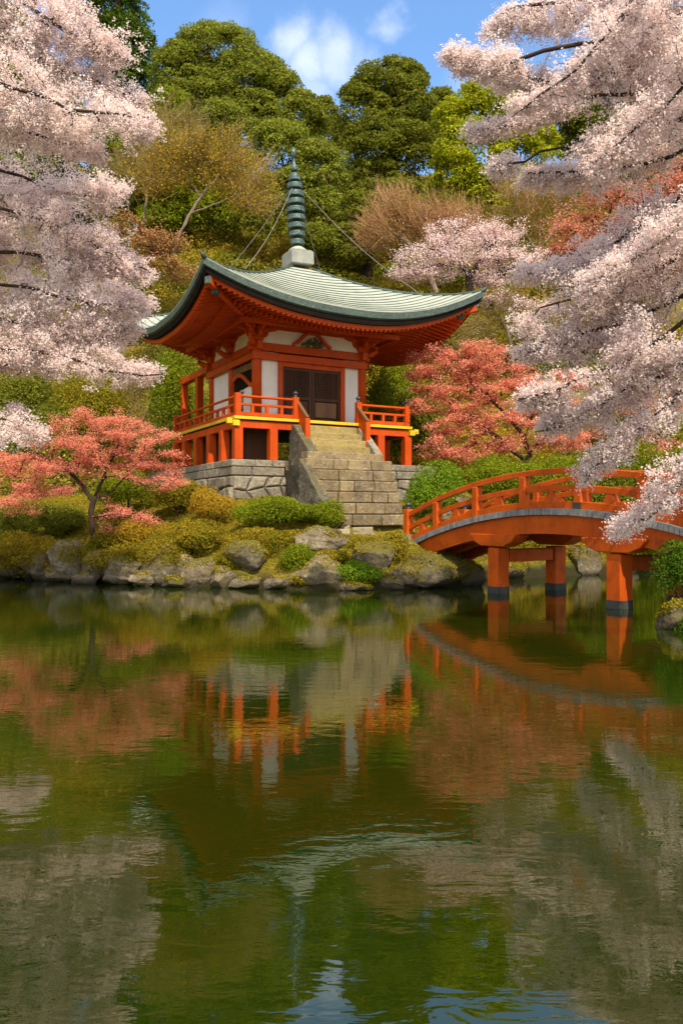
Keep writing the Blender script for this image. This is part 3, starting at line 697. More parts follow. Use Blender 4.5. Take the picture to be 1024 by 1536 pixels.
for i in range(n):
    x0, x1 = LB * i / n + .006, LB * (i + 1) / n - .006; z0, z1 = dz_(x0), dz_(x1); j = random.uniform(-.012, .012)
    mb.hexa([(x0, -.09 + j, z0 - .13), (x1, -.09 + j, z1 - .13), (x1, WB + .09 + j, z1 - .13), (x0, WB + .09 + j, z0 - .13), (x0, -.09 + j, z0), (x1, -.09 + j, z1), (x1, WB + .09 + j, z1), (x0, WB + .09 + j, z0)])
mb.build('deck', M['deckgrey'], br)
for y in (0., WB - .16): m_ = MB(); arc(m_, .15, LB - .1, y, y + .16, -.52, -.135); m_.build('side_beam', M['bridge_red'], br, bevel=.01)
m_ = MB(); arc(m_, .2, LB - .2, .9, 1.2, -.45, -.14); arc(m_, 2.2, 8.6, .2, .9, -.50, -.46); m_.build('inner_beam', M['bridge_red'], br)
PX = [0.15, 1.4, 2.9, 4.45, 6.0, 7.5, 9.0, 10.2]
for y in (.06, WB - .06):
    e = empty('bridge_railing'); e.parent = br
    m_ = MB(); arc(m_, .1, LB - .1, y - .06, y + .06, .69, .81); m_.build('top_rail', M['bridge_red'], e, bevel=.015)
    m_ = MB(); arc(m_, .1, LB - .1, y - .045, y + .045, .35, .47); m_.build('mid_rail', M['bridge_red'], e, bevel=.01)
    m_ = MB(); arc(m_, .1, LB - .1, y - .07, y + .07, .004, .15); m_.build('bottom_rail', M['bridge_red'], e, bevel=.01)
    for k, x in enumerate(PX):
        m_ = MB(); w = .095 if k in (0, 7) else .088; top = .92 if k in (0, 7) else .69
        m_.box(x - w, x + w, y - w, y + w, dz_(x) + .005 - (.15 if k in (0, 7) else 0), dz_(x) + top); o = m_.build('rail_post', M['bridge_red'], e, bevel=.012)
        if k in (0, 7): m_ = MB(); giboshi(m_, x, y, dz_(x) + top, 1.1); m_.build('post_cap', M['black'], o, smooth=True)
        if k in (4, 5): m_ = MB(); m_.box(x - w - .006, x + w + .006, y - w - .01, y + w + .01, dz_(x) + .0, dz_(x) + .13); m_.build('post_shoe', M['black'], o)
    for a, b in zip(PX, PX[1:]):
        x = (a + b) / 2; m_ = MB(); m_.hexa([(x - .15, y - .04, dz_(x) + .14), (x + .15, y - .04, dz_(x) + .14), (x + .15, y + .04, dz_(x) + .14), (x - .15, y + .04, dz_(x) + .14),
            (x - .08, y - .04, dz_(x) + .36), (x + .08, y - .04, dz_(x) + .36), (x + .08, y + .04, dz_(x) + .36), (x - .08, y + .04, dz_(x) + .36)])
        m_.build('rail_strut', M['bridge_red'], e, bevel=.008)
for x in (3.56, 6.91):                          # two trestles
    zt = dz_(x) - .56
    for y in (.12, WB - .12):
        m_ = MB(); m_.box(x - .17, x + .17, y - .17, y + .17, -1.2, zt - .2); o = m_.build('pier_post', M['bridge_red'], br, bevel=.018)
        m_ = MB(); m_.box(x - .175, x + .175, y - .175, y + .175, -1.2, .16); m_.build('pier_shoe', M['deckdark'], o, bevel=.01)
        m_ = MB(); zz = zt + .10; bot = [(-.75, -.02), (-.62, -.15), (-.36, -.25), (.36, -.25), (.62, -.15), (.75, -.02)]
        poly = [(x + a, zz + b - .02) for a, b in bot] + [(x + a, zz + .0) for a, b in reversed(bot)]
        m_.prism(poly, 'y', y - .2, y + .2)
        m_.build('corbel', M['bridge_red'], br, bevel=.015)
    m_ = MB(); m_.box(x - .14, x + .14, .33, WB - .33, zt - .52, zt - .24); m_.build('cross_beam', M['bridge_red'], br, bevel=.015)

# ------------------------------------------------------------------ trees: skeleton and crowns
def skeleton(trunks, targets, r_tip=.01, expo=.46, up=.15, jit=.05, rmax=9., wob=0.):
    """trunks: list of polylines, the first rooted in the ground, each later one attached to the nearest node.
    Every target is joined to the nearest limb by a curved twig. Returns a tube mesh builder and the twig ends' segments."""
    pos = np.zeros((len(targets) * 4 + 4000, 3)); par = []; n = 0
    def addn(p, k):
        nonlocal n
        pos[n] = p; par.append(k); n += 1; return n - 1
    chains = []
    for ti, tr in enumerate(trunks):
        pts = []
        for a, b in zip(tr, tr[1:]):
            a, b = np.array(a, float), np.array(b, float); m = max(2, int(np.linalg.norm(b - a) / .35))
            pts += [a + (b - a) * i / m for i in range(m)]
        pts.append(np.array(tr[-1], float))
        for _ in range(2):
            pts = [pts[0]] + [(pts[i - 1] + pts[i] * 2 + pts[i + 1]) / 4 for i in range(1, len(pts) - 1)] + [pts[-1]]
        k = -1
        if ti: k = int(np.argmin(((pos[:n] - pts[0]) ** 2).sum(1))); 
        ch = [k] if k >= 0 else []
        for p in pts: k = addn(p + rng.normal(size=3) * jit * .3 + (0 if ti == 0 else wob * np.array([lump(p[None] * 1.7, 1, 1.3)[0], lump(p[None] * 1.7, 1, 7.1)[0], lump(p[None] * 1.7, 1, 4.2)[0]])), k); ch.append(k)
        chains.append(ch)
    tg = np.asarray(targets, float)
    if len(tg):
        d0 = np.array([np.min(((pos[:n] - t) ** 2).sum(1)) for t in tg]); segs = []
        for t in tg[np.argsort(d0)]:
            k = int(np.argmin(((pos[:n] - t) ** 2).sum(1))); a = pos[k].copy(); L = np.linalg.norm(t - a)
            if L < 1e-4: continue
            dirp = (a - pos[par[k]]) if par[k] >= 0 else np.array([0, 0, 1.]); dirp /= np.linalg.norm(dirp) + 1e-9
            c = a + (t - a) * .45 + dirp * L * .22 + np.array([0, 0, up * L]); m = 3 if L > .12 else 2
            ch = [k]
            for i in range(1, m + 1):
                s = i / m; p = a * (1 - s) ** 2 + c * 2 * s * (1 - s) + t * s * s
                k = addn(p + (rng.normal(size=3) * jit * L if i < m else 0), k); ch.append(k)
            chains.append(ch); segs.append((a, t))
    cnt = np.zeros(n)
    for ch in chains: cnt[ch[-1]] += 1
    for i in range(n - 1, -1, -1):
        if par[i] >= 0: cnt[par[i]] += cnt[i]
    rad = np.minimum(r_tip * np.maximum(cnt, 1) ** expo, rmax)
    mb = MB()
    for ci, ch in enumerate(chains):
        P = [pos[k] for k in ch]; Rr = [rad[k] for k in ch]
        if ci >= 1 or len(ch) > 1 and ch[0] in (ch[1],): Rr[0] = min(Rr[0], Rr[1] * 1.15)
        mx = max(Rr); mb.tube(P, Rr, 9 if mx > .06 else (5 if mx > .015 else 3), cap=False)
    return mb, (np.array([s[0] for s in segs]), np.array([s[1] for s in segs])) if len(tg) else (None, None)

def finger(pts, n, sway=1., taper=.55, gap=.0, seed=0.):
    """n points in a feathery mass along a limb given as (px, py, Y, half width in photo pixels)."""
    P = [np.array(at(*p[:3])) for p in pts]; wd = [p[3] * p[2] / F for p in pts]
    L = [np.linalg.norm(b - a) for a, b in zip(P, P[1:])]; cum = np.cumsum([0] + L)
    out = []
    while len(out) < n:
        s = rng.random() ** .9 * cum[-1]; i = min(np.searchsorted(cum, s, side='right') - 1, len(L) - 1); t = (s - cum[i]) / L[i]
        p = P[i] + (P[i + 1] - P[i]) * t; w = (wd[i] + (wd[i + 1] - wd[i]) * t)
        o = rng.normal(size=3) * np.array([.55, .48 * sway, .5]) * w * min(1.25, 1 + .35 * rng.exponential()) / 1.1 + np.array([0, .3, .03]) * w
        q = p + o
        if gap and lump(q[None] * 1.0, 2.2, seed)[0] < gap - 1: continue
        out.append(q)
    return np.array(out)

def blossoms(name, segs, per, spread, size, mat, parent, aspect=.8):
    a, b = segs; n = len(a); reps = rng.poisson(per, n)
    A = np.repeat(a, reps, 0); B = np.repeat(b, reps, 0); t = rng.random(len(A))[:, None] ** .6
    d = B - A; L = np.linalg.norm(d, axis=1, keepdims=True); d = d * np.minimum(1, .45 / np.maximum(L, 1e-6)); A = B - d
    base = A + d * t * 1.15
    base = (base + rng.normal(size=base.shape) * spread)[::6]; base = np.repeat(base, 6, 0); P = base + rng.normal(size=base.shape) * spread * .42
    N = rng.normal(size=P.shape) * .62 + (P - base) / spread * .6 + np.array([.1, -.55, .6])
    return leaf_mesh(name, P, N, np.full(len(P), size), aspect, mat, parent)

def lobe(c, r, n, seed, back=.35):
    d = unit(rng.normal(size=(int(n * 1.5), 3))); keep = (rng.random(len(d)) < np.where(d[:, 1] > .35, back, 1)) & (rng.random(len(d)) < np.where(d[:, 2] < -.45, .4, 1))
    d = d[keep][:n]
    rad = (1 - np.abs(rng.normal(size=len(d))) * .17) * (1 + .22 * lump(d * 2.6, 1, seed) + .10 * lump(d * 7, 1, seed + 4))
    P = np.array(c) + d * np.array(r) * rad[:, None]
    return P, d / np.array(r) * min(r) + rng.normal(size=d.shape) * .55

def masses_to_lobes(Y, masses, lr=.33, per=1.0, depth=.8):
    out = []
    for px, py, rx, ry in masses:
        c = np.array(at(px, py, Y)); a, b = rx * Y / F, ry * Y / F; dp = min(a, b) * depth
        out.append((c, (a * .72, dp * .72, b * .72)))
        rl = lr * (a + b) / 2; K = int(per * 4.2 * (a * b + a * dp + b * dp) / 3 / rl ** 2)
        for _ in range(K):
            d = unit(rng.normal(size=(1, 3)))[0]
            if d[1] > .3 and rng.random() < .6: d[1] = -d[1]
            if d[2] < -.5 and rng.random() < .7: d[2] = -d[2]
            k = rng.uniform(.7, 1.3)
            out.append((c + d * np.array([a, dp, b]) * .80, (rl * k * 1.1, rl * k, rl * k * .78)))
    return out

def root_line(px, Y, top, lean=0., z0=None):
    """A trunk polyline from the ground at photo column px up to the point top."""
    x = (px - CX) / F * Y; z = gz(x, Y) - .25 if z0 is None else z0; b = np.array([x, Y, z]); t = np.array(top)
    m = b + (t - b) * .5 + np.array([lean, 0, 0]); return [tuple(b), tuple(m), tuple(t)]

def leafy_tree(name, label, cat, Y, masses, base, mat, leaf=.2, dens=300, lr=.33, group=None, bark='bark', r_tip=.03, per=1., aspect=.62):
    lobes = masses_to_lobes(Y, masses, lr, per)
    cen = np.mean([l[0] for l in lobes], axis=0); low = min(l[0][2] for l in lobes)
    x = (base - CX) / F * Y; g = gz(x, Y)
    top = (lerp(x, cen[0], .6), Y + .5, max(low + .5, g + 1.))
    tr = root_line(base, Y + .5, top, .2)
    e = empty(name, tr[0], 0, label, cat, group); o = np.array(tr[0])
    mb, segs = skeleton([[np.array(p) - o for p in tr], [np.array(top) - o, cen - o]], [l[0] - o for l in lobes], r_tip, .5, .1, .04)
    mb.build('trunk', M[bark], e, smooth=True)
    P, N = [], []
    for i, (c, r) in enumerate(lobes):
        n = int(dens * (r[0] * r[2]) / (leaf * leaf) * .055) + 25
        p, q = lobe(c - o, r, n, i * 1.7); P.append(p); N.append(q)
    P, N = np.vstack(P), np.vstack(N)
    leaf_mesh('crown', P, N, np.full(len(P), leaf), aspect, M[mat], e); return e

def pads_targets(Y, pads, n_per_m2, flat=.16):
    T = []
    for px, py, rx, ry in pads:
        c = np.array(at(px, py, Y)); a, b = rx * Y / F, ry * Y / F
        n = max(4, int(n_per_m2 * a * b * 3.1)); r = np.sqrt(rng.random(n)) ; th = rng.random(n) * 2 * math.pi
        T.append(c + np.stack([np.cos(th) * r * a, rng.normal(size=n) * a * .38, np.sin(th) * r * b], 1))
    return np.vstack(T)

def maple(name, label, cat, Y, pads, trunks, mat, dens=26, per=70, leaf=.05, spread=(.13, .13, .035), bark='bark', r_tip=.006, group=None, up=.1):
    o = np.array(trunks[0][0], float); e = empty(name, tuple(o), 0, label, cat, group)
    T = pads_targets(Y, pads, dens) - o
    mb, segs = skeleton([[np.array(p) - o for p in t] for t in trunks], T, r_tip, .47, up, .06)
    mb.build('trunk', M[bark], e, smooth=True)
    a, b = segs; reps = rng.poisson(per, len(a)); A = np.repeat(a, reps, 0); B = np.repeat(b, reps, 0)
    d = B - A; L = np.linalg.norm(d, axis=1, keepdims=True); d = d * np.minimum(1, .5 / np.maximum(L, 1e-6))
    P = B - d * (rng.random(len(A))[:, None] ** 1.4) + rng.normal(size=A.shape) * np.array(spread)
    N = rng.normal(size=P.shape) * .42 + np.array([0, -.4, .8])
    leaf_mesh('crown', P, N, np.full(len(P), leaf), .7, M[mat], e); return e

def twiggy(name, label, cat, Y, masses, trunks, mat, nt=160, per=26, tl=.8, r_tip=.008, bark='greybark', fan=None, buds=None, group=None):
    """A bare or budding tree: limbs plus thousands of fine twigs that fan away from the trunk."""
    o = np.array(trunks[0][0], float); e = empty(name, tuple(o), 0, label, cat, group); T = []
    tot = sum(m[2] * m[3] for m in masses)
    for px, py, rx, ry in masses:
        c = np.array(at(px, py, Y)); n = max(5, int(nt * rx * ry / tot)); u = unit(rng.normal(size=(n, 3))) * rng.random((n, 1)) ** .45
        T.append(c + u * np.array([rx, (rx + ry) * .4, ry]) * Y / F)
    T = np.vstack(T) - o
    mb, segs = skeleton([[np.array(p) - o for p in t] for t in trunks], T, r_tip, .46, .08, .08)
    mb.build('trunk', M[bark], e, smooth=True)
    a, b = segs; A = np.repeat(b, per, 0); D = np.repeat(b - a, per, 0); D = unit(D) + unit(A - np.array(trunks[0][1]) + o * 1.0) * .8
    if fan is not None: D = D * .4 + np.array(fan)
    D = unit(D + rng.normal(size=D.shape) * .32)
    P = A + D * rng.random((len(A), 1)) * tl * .7 + rng.normal(size=A.shape) * tl * .16
    n = len(P); N = unit(rng.normal(size=(n, 3)) + np.array([0, -1.2, 0])); N = unit(N - D * (N * D).sum(1, keepdims=True))
    s = tl * rng.uniform(.4, 1, n)[:, None] * .5; w = (.0065 * Y / 30 * rng.uniform(.7, 1.4, n))[:, None]; Bv = np.cross(N, D)
    V = np.stack([P - D * s - Bv * w, P - D * s + Bv * w, P + D * s + Bv * w * .3, P + D * s - Bv * w * .3], 1).reshape(-1, 3)
    me = bpy.data.meshes.new('twigs'); me.vertices.add(4 * n); me.loops.add(4 * n); me.polygons.add(n)
    me.vertices.foreach_set('co', V.astype(np.float32).ravel()); me.loops.foreach_set('vertex_index', np.arange(4 * n, dtype=np.int32))
    me.polygons.foreach_set('loop_start', np.arange(0, 4 * n, 4, dtype=np.int32)); me.update(calc_edges=True); link_mesh('twigs', me, M[mat], e)
    if buds:
        k, sz, bm = buds; Q = np.repeat(b, k, 0) + rng.normal(size=(len(b) * k, 3)) * tl * np.array([.42, .42, .26])
        leaf_mesh('crown', Q, rng.normal(size=Q.shape) + np.array([0, -.3, .5]), np.full(len(Q), sz), .7, M[bm], e)
    return e

def shrub(label, px, py, rx, rz, Y, mat, leaf=.06, dens=1., group=None, cat='shrub', name='shrub', lob=14):
    """A rounded shrub: short stems and a lumpy shell of small leaves."""
    c = np.array(at(px, py, Y)); a, b = rx * Y / F * 1.12, rz * Y / F * 1.08; g = gz(c[0], c[1]); tp = c[2] + b
    if g < c[2] - b * .8: b = min((tp - g) / 2 + .08, b * 2.2); c[2] = tp - b
    g = min(g, c[2] - b * .5); o = np.array([c[0], c[1], g])
    e = empty(name, tuple(o), 0, label, cat, group); P, N = [], []
    L = [(c - o, (a * .74, a * .7, b * .78))]
    for _ in range(lob):
        d = unit(rng.normal(size=(1, 3)))[0]; d[2] = abs(d[2]) * .9 - .1; k = rng.uniform(.24, .52)
        L.append((c - o + d * np.array([a, a * .7, b]) * rng.uniform(.55, .82), (a * k, a * k * .9, b * k * 1.1)))
    for i, (q, r) in enumerate(L):
        p, w = lobe(q, r, int(dens * 7.5 * r[0] * (r[2] + r[1]) / leaf ** 2) + 20, i * 3.1 + px, .5); P.append(p); N.append(w)
    P, N = np.vstack(P), np.vstack(N); leaf_mesh('foliage', P, N, np.full(len(P), leaf), .65, M[mat], e)
    mb = MB()
    for i in range(5):
        t = L[1 + i % (len(L) - 1)][0]; mb.tube([Vector((random.uniform(-.1, .1), random.uniform(-.1, .1), -.15)), Vector(t) * .5 + Vector((0, 0, .05)), Vector(t)], [.03, .02, .008], 5)
    mb.build('stems', M['bark'], e, smooth=True); return e

# ------------------------------------------------------------------ boulders
def boulder(label, px, py, w, h, Y, mat='rock', sd=0, flat=.8, dy=.8):
    moss = .5 if mat == 'rock' else .85
    rs = np.random.default_rng(100 + sd)
    import bmesh
    bm = bmesh.new(); bmesh.ops.create_icosphere(bm, subdivisions=5, radius=1); V = np.array([v.co[:] for v in bm.verts])
    for _ in range(17):
        n = unit(rs.normal(size=(1, 3)))[0]; d = rs.uniform(.5, .9); k = V @ n - d; V = V - np.where(k > 0, k, 0)[:, None] * n * .93
    V = V * (1 + .13 * lump(V, 2.6, sd)[:, None] + .05 * lump(V, 7, sd + 2)[:, None] + .03 * lump(V, 15, sd + 3)[:, None] + .015 * lump(V, 33, sd + 5)[:, None])
    V /= np.abs(V).max(0)
    a, b = w * Y / F / 2, h * Y / F / 2; c = np.array(at(px, py, Y))
    V = V * np.array([a, a * dy, b]); bm.verts.ensure_lookup_table()
    for v, p in zip(bm.verts, V): v.co = p
    me = bpy.data.meshes.new('boulder'); bm.to_mesh(me); bm.free()
    o = link_mesh('boulder', me, M[mat], smooth=True); o.location = c; o.rotation_euler = (0, rs.uniform(-.12, .12), 0)
    if moss:
        k = rs.integers(0, len(V), int(5200 * moss)); Q = V[k] * 1.01; Nn = unit(V[k] / np.array([a, a * dy, b]) ** 1.0)
        m = (Nn[:, 2] + .55 * lump(Q * (1.2 / a), 2.2, sd) > .95 - moss * .9); Q, Nn = Q[m], Nn[m]
        if len(Q) > 260: leaf_mesh('moss', Q + rs.normal(size=Q.shape) * .012, Nn + rs.normal(size=Q.shape) * .7, np.full(len(Q), .05), .6, M['moss'], o)
    return props(o, label, 'boulder', 'boulders along the water line')
BL = [
 ('broad grey boulder at the waterline under the far left bank', 62, 842, 80, 62, 21.3, 'rock'),
 ('pale cleft boulder beside the coral maple trunk', 104, 838, 62, 66, 20.9, 'rock'),
 ('low dark boulder at the left edge of the picture', 12, 850, 56, 40, 22.0, 'mossrock'),
 ('rounded brown boulder just below the coral maple trunk', 150, 850, 66, 50, 20.5, 'mossrock'),
 ('wide shadowy boulder between the maple trunk and the moss bank', 194, 852, 74, 48, 20.1, 'rock'),
 ('tall mossy boulder hanging over the water left of centre', 244, 848, 64, 66, 19.8, 'mossrock'),
 ('small flat mossy stone lying in the water', 264, 873, 38, 18, 19.2, 'mossrock'),
 ('craggy grey boulder under the mustard moss', 302, 858, 72, 52, 19.5, 'rock'),
 ('dark peaked boulder in the moss below the platform corner', 377, 838, 76, 58, 19.4, 'mossrock'),
 ('small pale stone at the waterline beside a mossy one', 368, 875, 46, 22, 18.85, 'rock'),
 ('squat stone at the waterline with moss on its left half', 421, 874, 50, 30, 18.7, 'rock'),
 ('flat topped pale boulder lying high on the moss bank', 484, 812, 74, 42, 19.6, 'rock'),
 ('upright grey boulder standing at the waterline in the middle', 484, 862, 58, 60, 18.6, 'rock'),
 ('round boulder wrapped in dry moss above the water', 562, 835, 62, 62, 19.2, 'mossrock'),
 ('small white stone at the waterline right of the bright shrub', 584, 874, 42, 28, 18.6, 'rock'),
 ('large dark slab under the bridge end', 648, 858, 100, 58, 19.4, 'mossrock'),
 ('brown boulder in the shade under the bridge', 700, 862, 50, 52, 19.7, 'mossrock'),
 ('squared block holding up the bridge end', 622, 822, 60, 46, 20.6, 'rock'),
 ('mossy boulder on the right bank edge', 1012, 926, 56, 48, 12.15, 'mossrock'),
 ('mossy grey boulder on the far shore seen beneath the bridge', 872, 842, 50, 50, 23.4, 'mossrock'),
 ('low stone on the far shore behind the first pier', 770, 856, 46, 30, 22.0, 'mossrock'),
 ('small far shore stone right of the grey one', 930, 850, 50, 26, 24.2, 'mossrock'),
 ('dark wet stone filling the gap left of the cleft boulder', 84, 862, 40, 26, 20.7, 'rock'),
 ('low dark stone in the water below the coral maple', 128, 868, 40, 22, 20.1, 'rock'),
 ('rounded wet stone between two boulders left of the tall mossy one', 216, 868, 42, 26, 19.5, 'rock'),
 ('dark jagged rock behind the small flat mossy stone', 276, 852, 40, 40, 19.7, 'rock'),
 ('shadowed rock between the craggy boulder and the small pale stone', 334, 866, 46, 34, 19.1, 'rock'),
 ('brown stone tucked under the green gold tuft', 450, 864, 34, 26, 18.8, 'rock'),
 ('low stone under the bright shrub at the waterline', 534, 880, 50, 14, 18.45, 'rock'),
 ('dark rock right of the small white stone', 612, 866, 46, 40, 18.9, 'rock'),
 ('pale stone behind the bridge railing beside the path', 700, 752, 30, 22, 22.4, 'rock'),
 ('pale stone seen between the bridge rails near the first post', 668, 772, 26, 24, 22.0, 'rock'),
]
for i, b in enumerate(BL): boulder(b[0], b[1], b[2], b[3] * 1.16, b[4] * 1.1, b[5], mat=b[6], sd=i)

# ------------------------------------------------------------------ shrubs and moss cushions
SH = [
 ('bright green rounded shrub behind the left end of the bridge', 656, 732, 48, 36, 23.0, 'bright', .05),
 ('dark green clipped shrub behind the bridge, beside the bright one', 745, 716, 60, 34, 24.2, 'green', .055),
 ('green shrub at the foot of the right coral maple', 830, 712, 62, 32, 24.4, 'green', .055),
 ('green shrub behind the top of the bridge arch', 900, 708, 60, 40, 24.8, 'dark', .055),
 ('dark shrub seen past the bridge at the right side', 985, 712, 60, 50, 25.0, 'green', .06),
 ('wide green shrub in front of the platform corner', 418, 772, 60, 24, 20.6, 'green', .045),
 ('darker green shrub against the stair cheek', 486, 777, 34, 24, 20.7, 'green', .045),
 ('small bright green shrub hanging at the waterline', 535, 862, 34, 22, 18.55, 'bright', .04),
 ('golden moss cushion left of the platform corner', 318, 744, 30, 15, 21.3, 'mustard', .04),
 ('big golden moss cushion above the craggy boulder', 290, 812, 58, 30, 20.2, 'moss', .04),
 ('golden moss cushion around the dark peaked boulder', 405, 818, 62, 26, 19.9, 'moss', .04),
 ('green gold tuft hanging between two waterline stones', 452, 846, 30, 28, 19.0, 'green', .04),
 ('golden moss cushion around the round boulder by the bridge', 552, 818, 42, 14, 19.9, 'moss', .04),
 ('golden moss cushion at the bridge end', 592, 832, 24, 32, 19.35, 'moss', .04),
 ('golden moss cushion hanging over the far left boulders', 52, 814, 56, 16, 21.35, 'moss', .04),
 ('olive moss cushion between the cleft boulder and the maple trunk', 118, 820, 34, 12, 20.75, 'olive', .04),
 ('golden moss cushion spilling over the boulder right of the maple trunk', 188, 828, 44, 15, 20.1, 'moss', .04),
 ('golden moss cushion capping the tall mossy boulder', 243, 818, 34, 16, 19.7, 'moss', .035),
 ('olive tuft wedged between the craggy boulder and the dark peaked one', 340, 846, 24, 20, 19.4, 'olive', .035),
 ('golden moss cushion right above the upright waterline boulder', 500, 838, 30, 14, 19.0, 'moss', .035),
 ('low moss cushion between the squat stone and the upright boulder', 450, 872, 16, 10, 18.55, 'moss', .035),
 ('rusty moss cushion on the lower left slope', 225, 800, 50, 22, 20.7, 'mustard', .04),
 ('olive cushion beneath the lowest maple pad', 180, 812, 46, 22, 20.9, 'olive', .04),
 ('olive shrub at the left end of the stone platform', 270, 742, 44, 24, 22.6, 'olive', .05),
 ('green shrub behind the coral maple trunk', 190, 742, 50, 32, 23.4, 'green', .05),
 ('dark green shrub under the left maple pads', 60, 790, 70, 36, 23.2, 'dark', .05),
 ('dark green mound at the left bank edge', 8, 812, 50, 34, 23.2, 'green', .05),
 ('reedy green shrub on the far shore behind the first pier', 785, 828, 34, 34, 23.2, 'olive', .05),
 ('straw coloured shrub on the far shore under the arch', 820, 822, 30, 36, 23.8, 'mustard', .05),
 ('dark leafy shrub on the far shore near the second pier', 940, 820, 50, 34, 25.0, 'green', .06),
 ('green shrub on the far shore behind the bridge end', 745, 790, 40, 34, 22.8, 'olive', .05),
 ('low green shrub on the right bank', 1030, 850, 44, 44, 12.6, 'grass', .035),
 ('rounded green shrub growing left of the hall under the eave', 255, 575, 40, 50, 31.0, 'green', .08),
 ('olive patch of shrub beneath the left blossoms', 130, 600, 60, 46, 30.5, 'olive', .08),
 ('dark green shrub at the left edge beneath the blossoms', 30, 590, 64, 44, 31.0, 'dark', .08),
 ('dark shrub behind the pink tip at lower left', 70, 645, 70, 40, 30.0, 'dark', .08),
 ('tall green shrub behind the balcony corner at the right', 592, 575, 44, 56, 30.5, 'green', .08),
 ('green shrub between the hall and the right coral maple', 632, 640, 40, 60, 29.5, 'dark', .08),
 ('olive shrub behind the right underfloor posts', 575, 650, 40, 50, 29.0, 'green', .07),
 ('green shrub among the lower right blossoms', 920, 660, 46, 36, 27.0, 'green', .07),
]
for s in SH: shrub(s[0], s[1], s[2], s[3], s[4], s[5], s[6], s[7], dens=1.0)

# moss over the bank, blades of grass on the right bank, undergrowth up the hill
def on_ground(n, x0, x1, y0, y1, dmin=.12, mask=None):
    X = rng.uniform(x0, x1, n); Y = rng.uniform(y0, y1, n); d = shore(X, Y); k = d > dmin
    u, v = to_uv(X, Y); k &= ~((u > -1.35) & (u < 5.7) & (v > -1.3) & (v < 7.9)); k &= ~((u > .0) & (u < 3.1) & (v > -4.3) & (v < -1.2))
    k &= np.abs(X) < Y * .5 + 1.5
    if mask is not None: k &= mask(X, Y)
    X, Y = X[k], Y[k]; return np.stack([X, Y, ground(X, Y)], 1)
path_clear = lambda X, Y: ~((X > -.35) & (X < 2.6) & (Y > 19.9) & (Y < 21.6))
P = on_ground(330000, -12, 13, 18.2, 27.5, .42, path_clear)
P[:, 2] += rng.random(len(P)) ** 2 * .06 * (1 + lump(P, 4, 1))
N = rng.normal(size=P.shape) * .8 + np.array([0, -.8, .6])
props(leaf_mesh('moss', P, N, np.full(len(P), .055), .5, M['moss']), 'golden and olive moss carpeting the pond bank', 'moss', kind='stuff')
P = on_ground(60000, 4.4, 9, 9.5, 14.5, .0, lambda X, Y: X > 4.4); P[:, 2] += .05
props(leaf_mesh('grass', P, rng.normal(size=P.shape) + np.array([0, -1., 0]), np.full(len(P), .13), .12, M['grass'], hang=np.array([0, 0, 1.])), 'green grass on the near right bank', 'grass', kind='stuff')
for nm, mt, nl, cond, lab in (('undergrowth', 'under', 520, lambda q: True, 'mixed olive and rust undergrowth covering the hillside'),
                              ('undergrowth', 'green', 140, lambda q: True, 'green bushy undergrowth scattered over the hillside'),
                              ('undergrowth', 'mustard', 200, lambda q: True, 'mustard coloured undergrowth on the upper slope')):
    PP, NN = [], []
    c = on_ground(nl * 2, -27, 27, 27.5, 56)[:nl]
    for i, q in enumerate(c):
        r = rng.uniform(.7, 1.7); p, w = lobe(q + np.array([0, 0, r * .25]), (r * 1.25, r, r * .75), int(820 * r), i * 2.3, .3); PP.append(p); NN.append(w)
    PP, NN = np.vstack(PP), np.vstack(NN); props(leaf_mesh(nm, PP, NN, np.full(len(PP), .13), .6, M[mt]), lab, 'undergrowth', kind='stuff')

# ------------------------------------------------------------------ the wooded hill
HG = 'evergreen trees on the hill'
leafy_tree('conifer_tree', 'tall dark conifer rising behind the upper left blossoms', 'tree', 54, [(165, -35, 34, 50), (170, 20, 50, 50), (180, 80, 56, 55), (195, 140, 56, 55), (205, 200, 55, 50)], 185, 'conifer', .17, 330, .28, HG, r_tip=.03)
leafy_tree('camphor_tree', 'largest olive green camphor on the skyline left of the clouds', 'tree', 52, [(325, 88, 72, 50), (280, 120, 50, 60), (375, 130, 62, 55), (300, 180, 70, 60), (415, 155, 40, 55), (370, 200, 70, 60), (450, 190, 42, 55), (300, 250, 70, 50)], 330, 'camphor', .15, 330, .26, HG)
leafy_tree('camphor_tree', 'clumpy camphor standing directly behind the bronze finial', 'tree', 45, [(420, 232, 58, 44), (480, 262, 42, 50), (440, 300, 60, 50), (490, 340, 44, 48), (395, 310, 44, 50)], 455, 'camphor', .15, 330, .32, HG)
leafy_tree('camphor_tree', 'dark rounded camphor right of the gap in the skyline', 'tree', 51, [(585, 130, 56, 40), (545, 170, 44, 50), (615, 160, 38, 48), (575, 220, 62, 52), (625, 225, 48, 55), (560, 275, 50, 40), (612, 120, 30, 26)], 585, 'dark', .16, 330, .30, HG)
leafy_tree('dark_tree', 'narrow dark tree between the round camphor and the lime green tree', 'tree', 55, [(660, 165, 24, 36), (650, 210, 34, 40), (668, 190, 20, 50)], 655, 'dark', .17, 300, .32, HG)
leafy_tree('far_tree', 'small bluish tree in the gap of the skyline', 'tree', 75, [(483, 175, 30, 28), (490, 215, 40, 40)], 486, 'dark', .22, 300, .35, HG)
leafy_tree('lime_tree', 'lime green tree beside the upper right blossoms', 'tree', 47, [(725, 155, 50, 32), (685, 185, 42, 36), (765, 180, 50, 46), (710, 235, 66, 50), (790, 225, 48, 46), (680, 265, 44, 34), (745, 290, 56, 44), (800, 280, 40, 34)], 735, 'lime', .15, 300, .30, HG, per=.9)
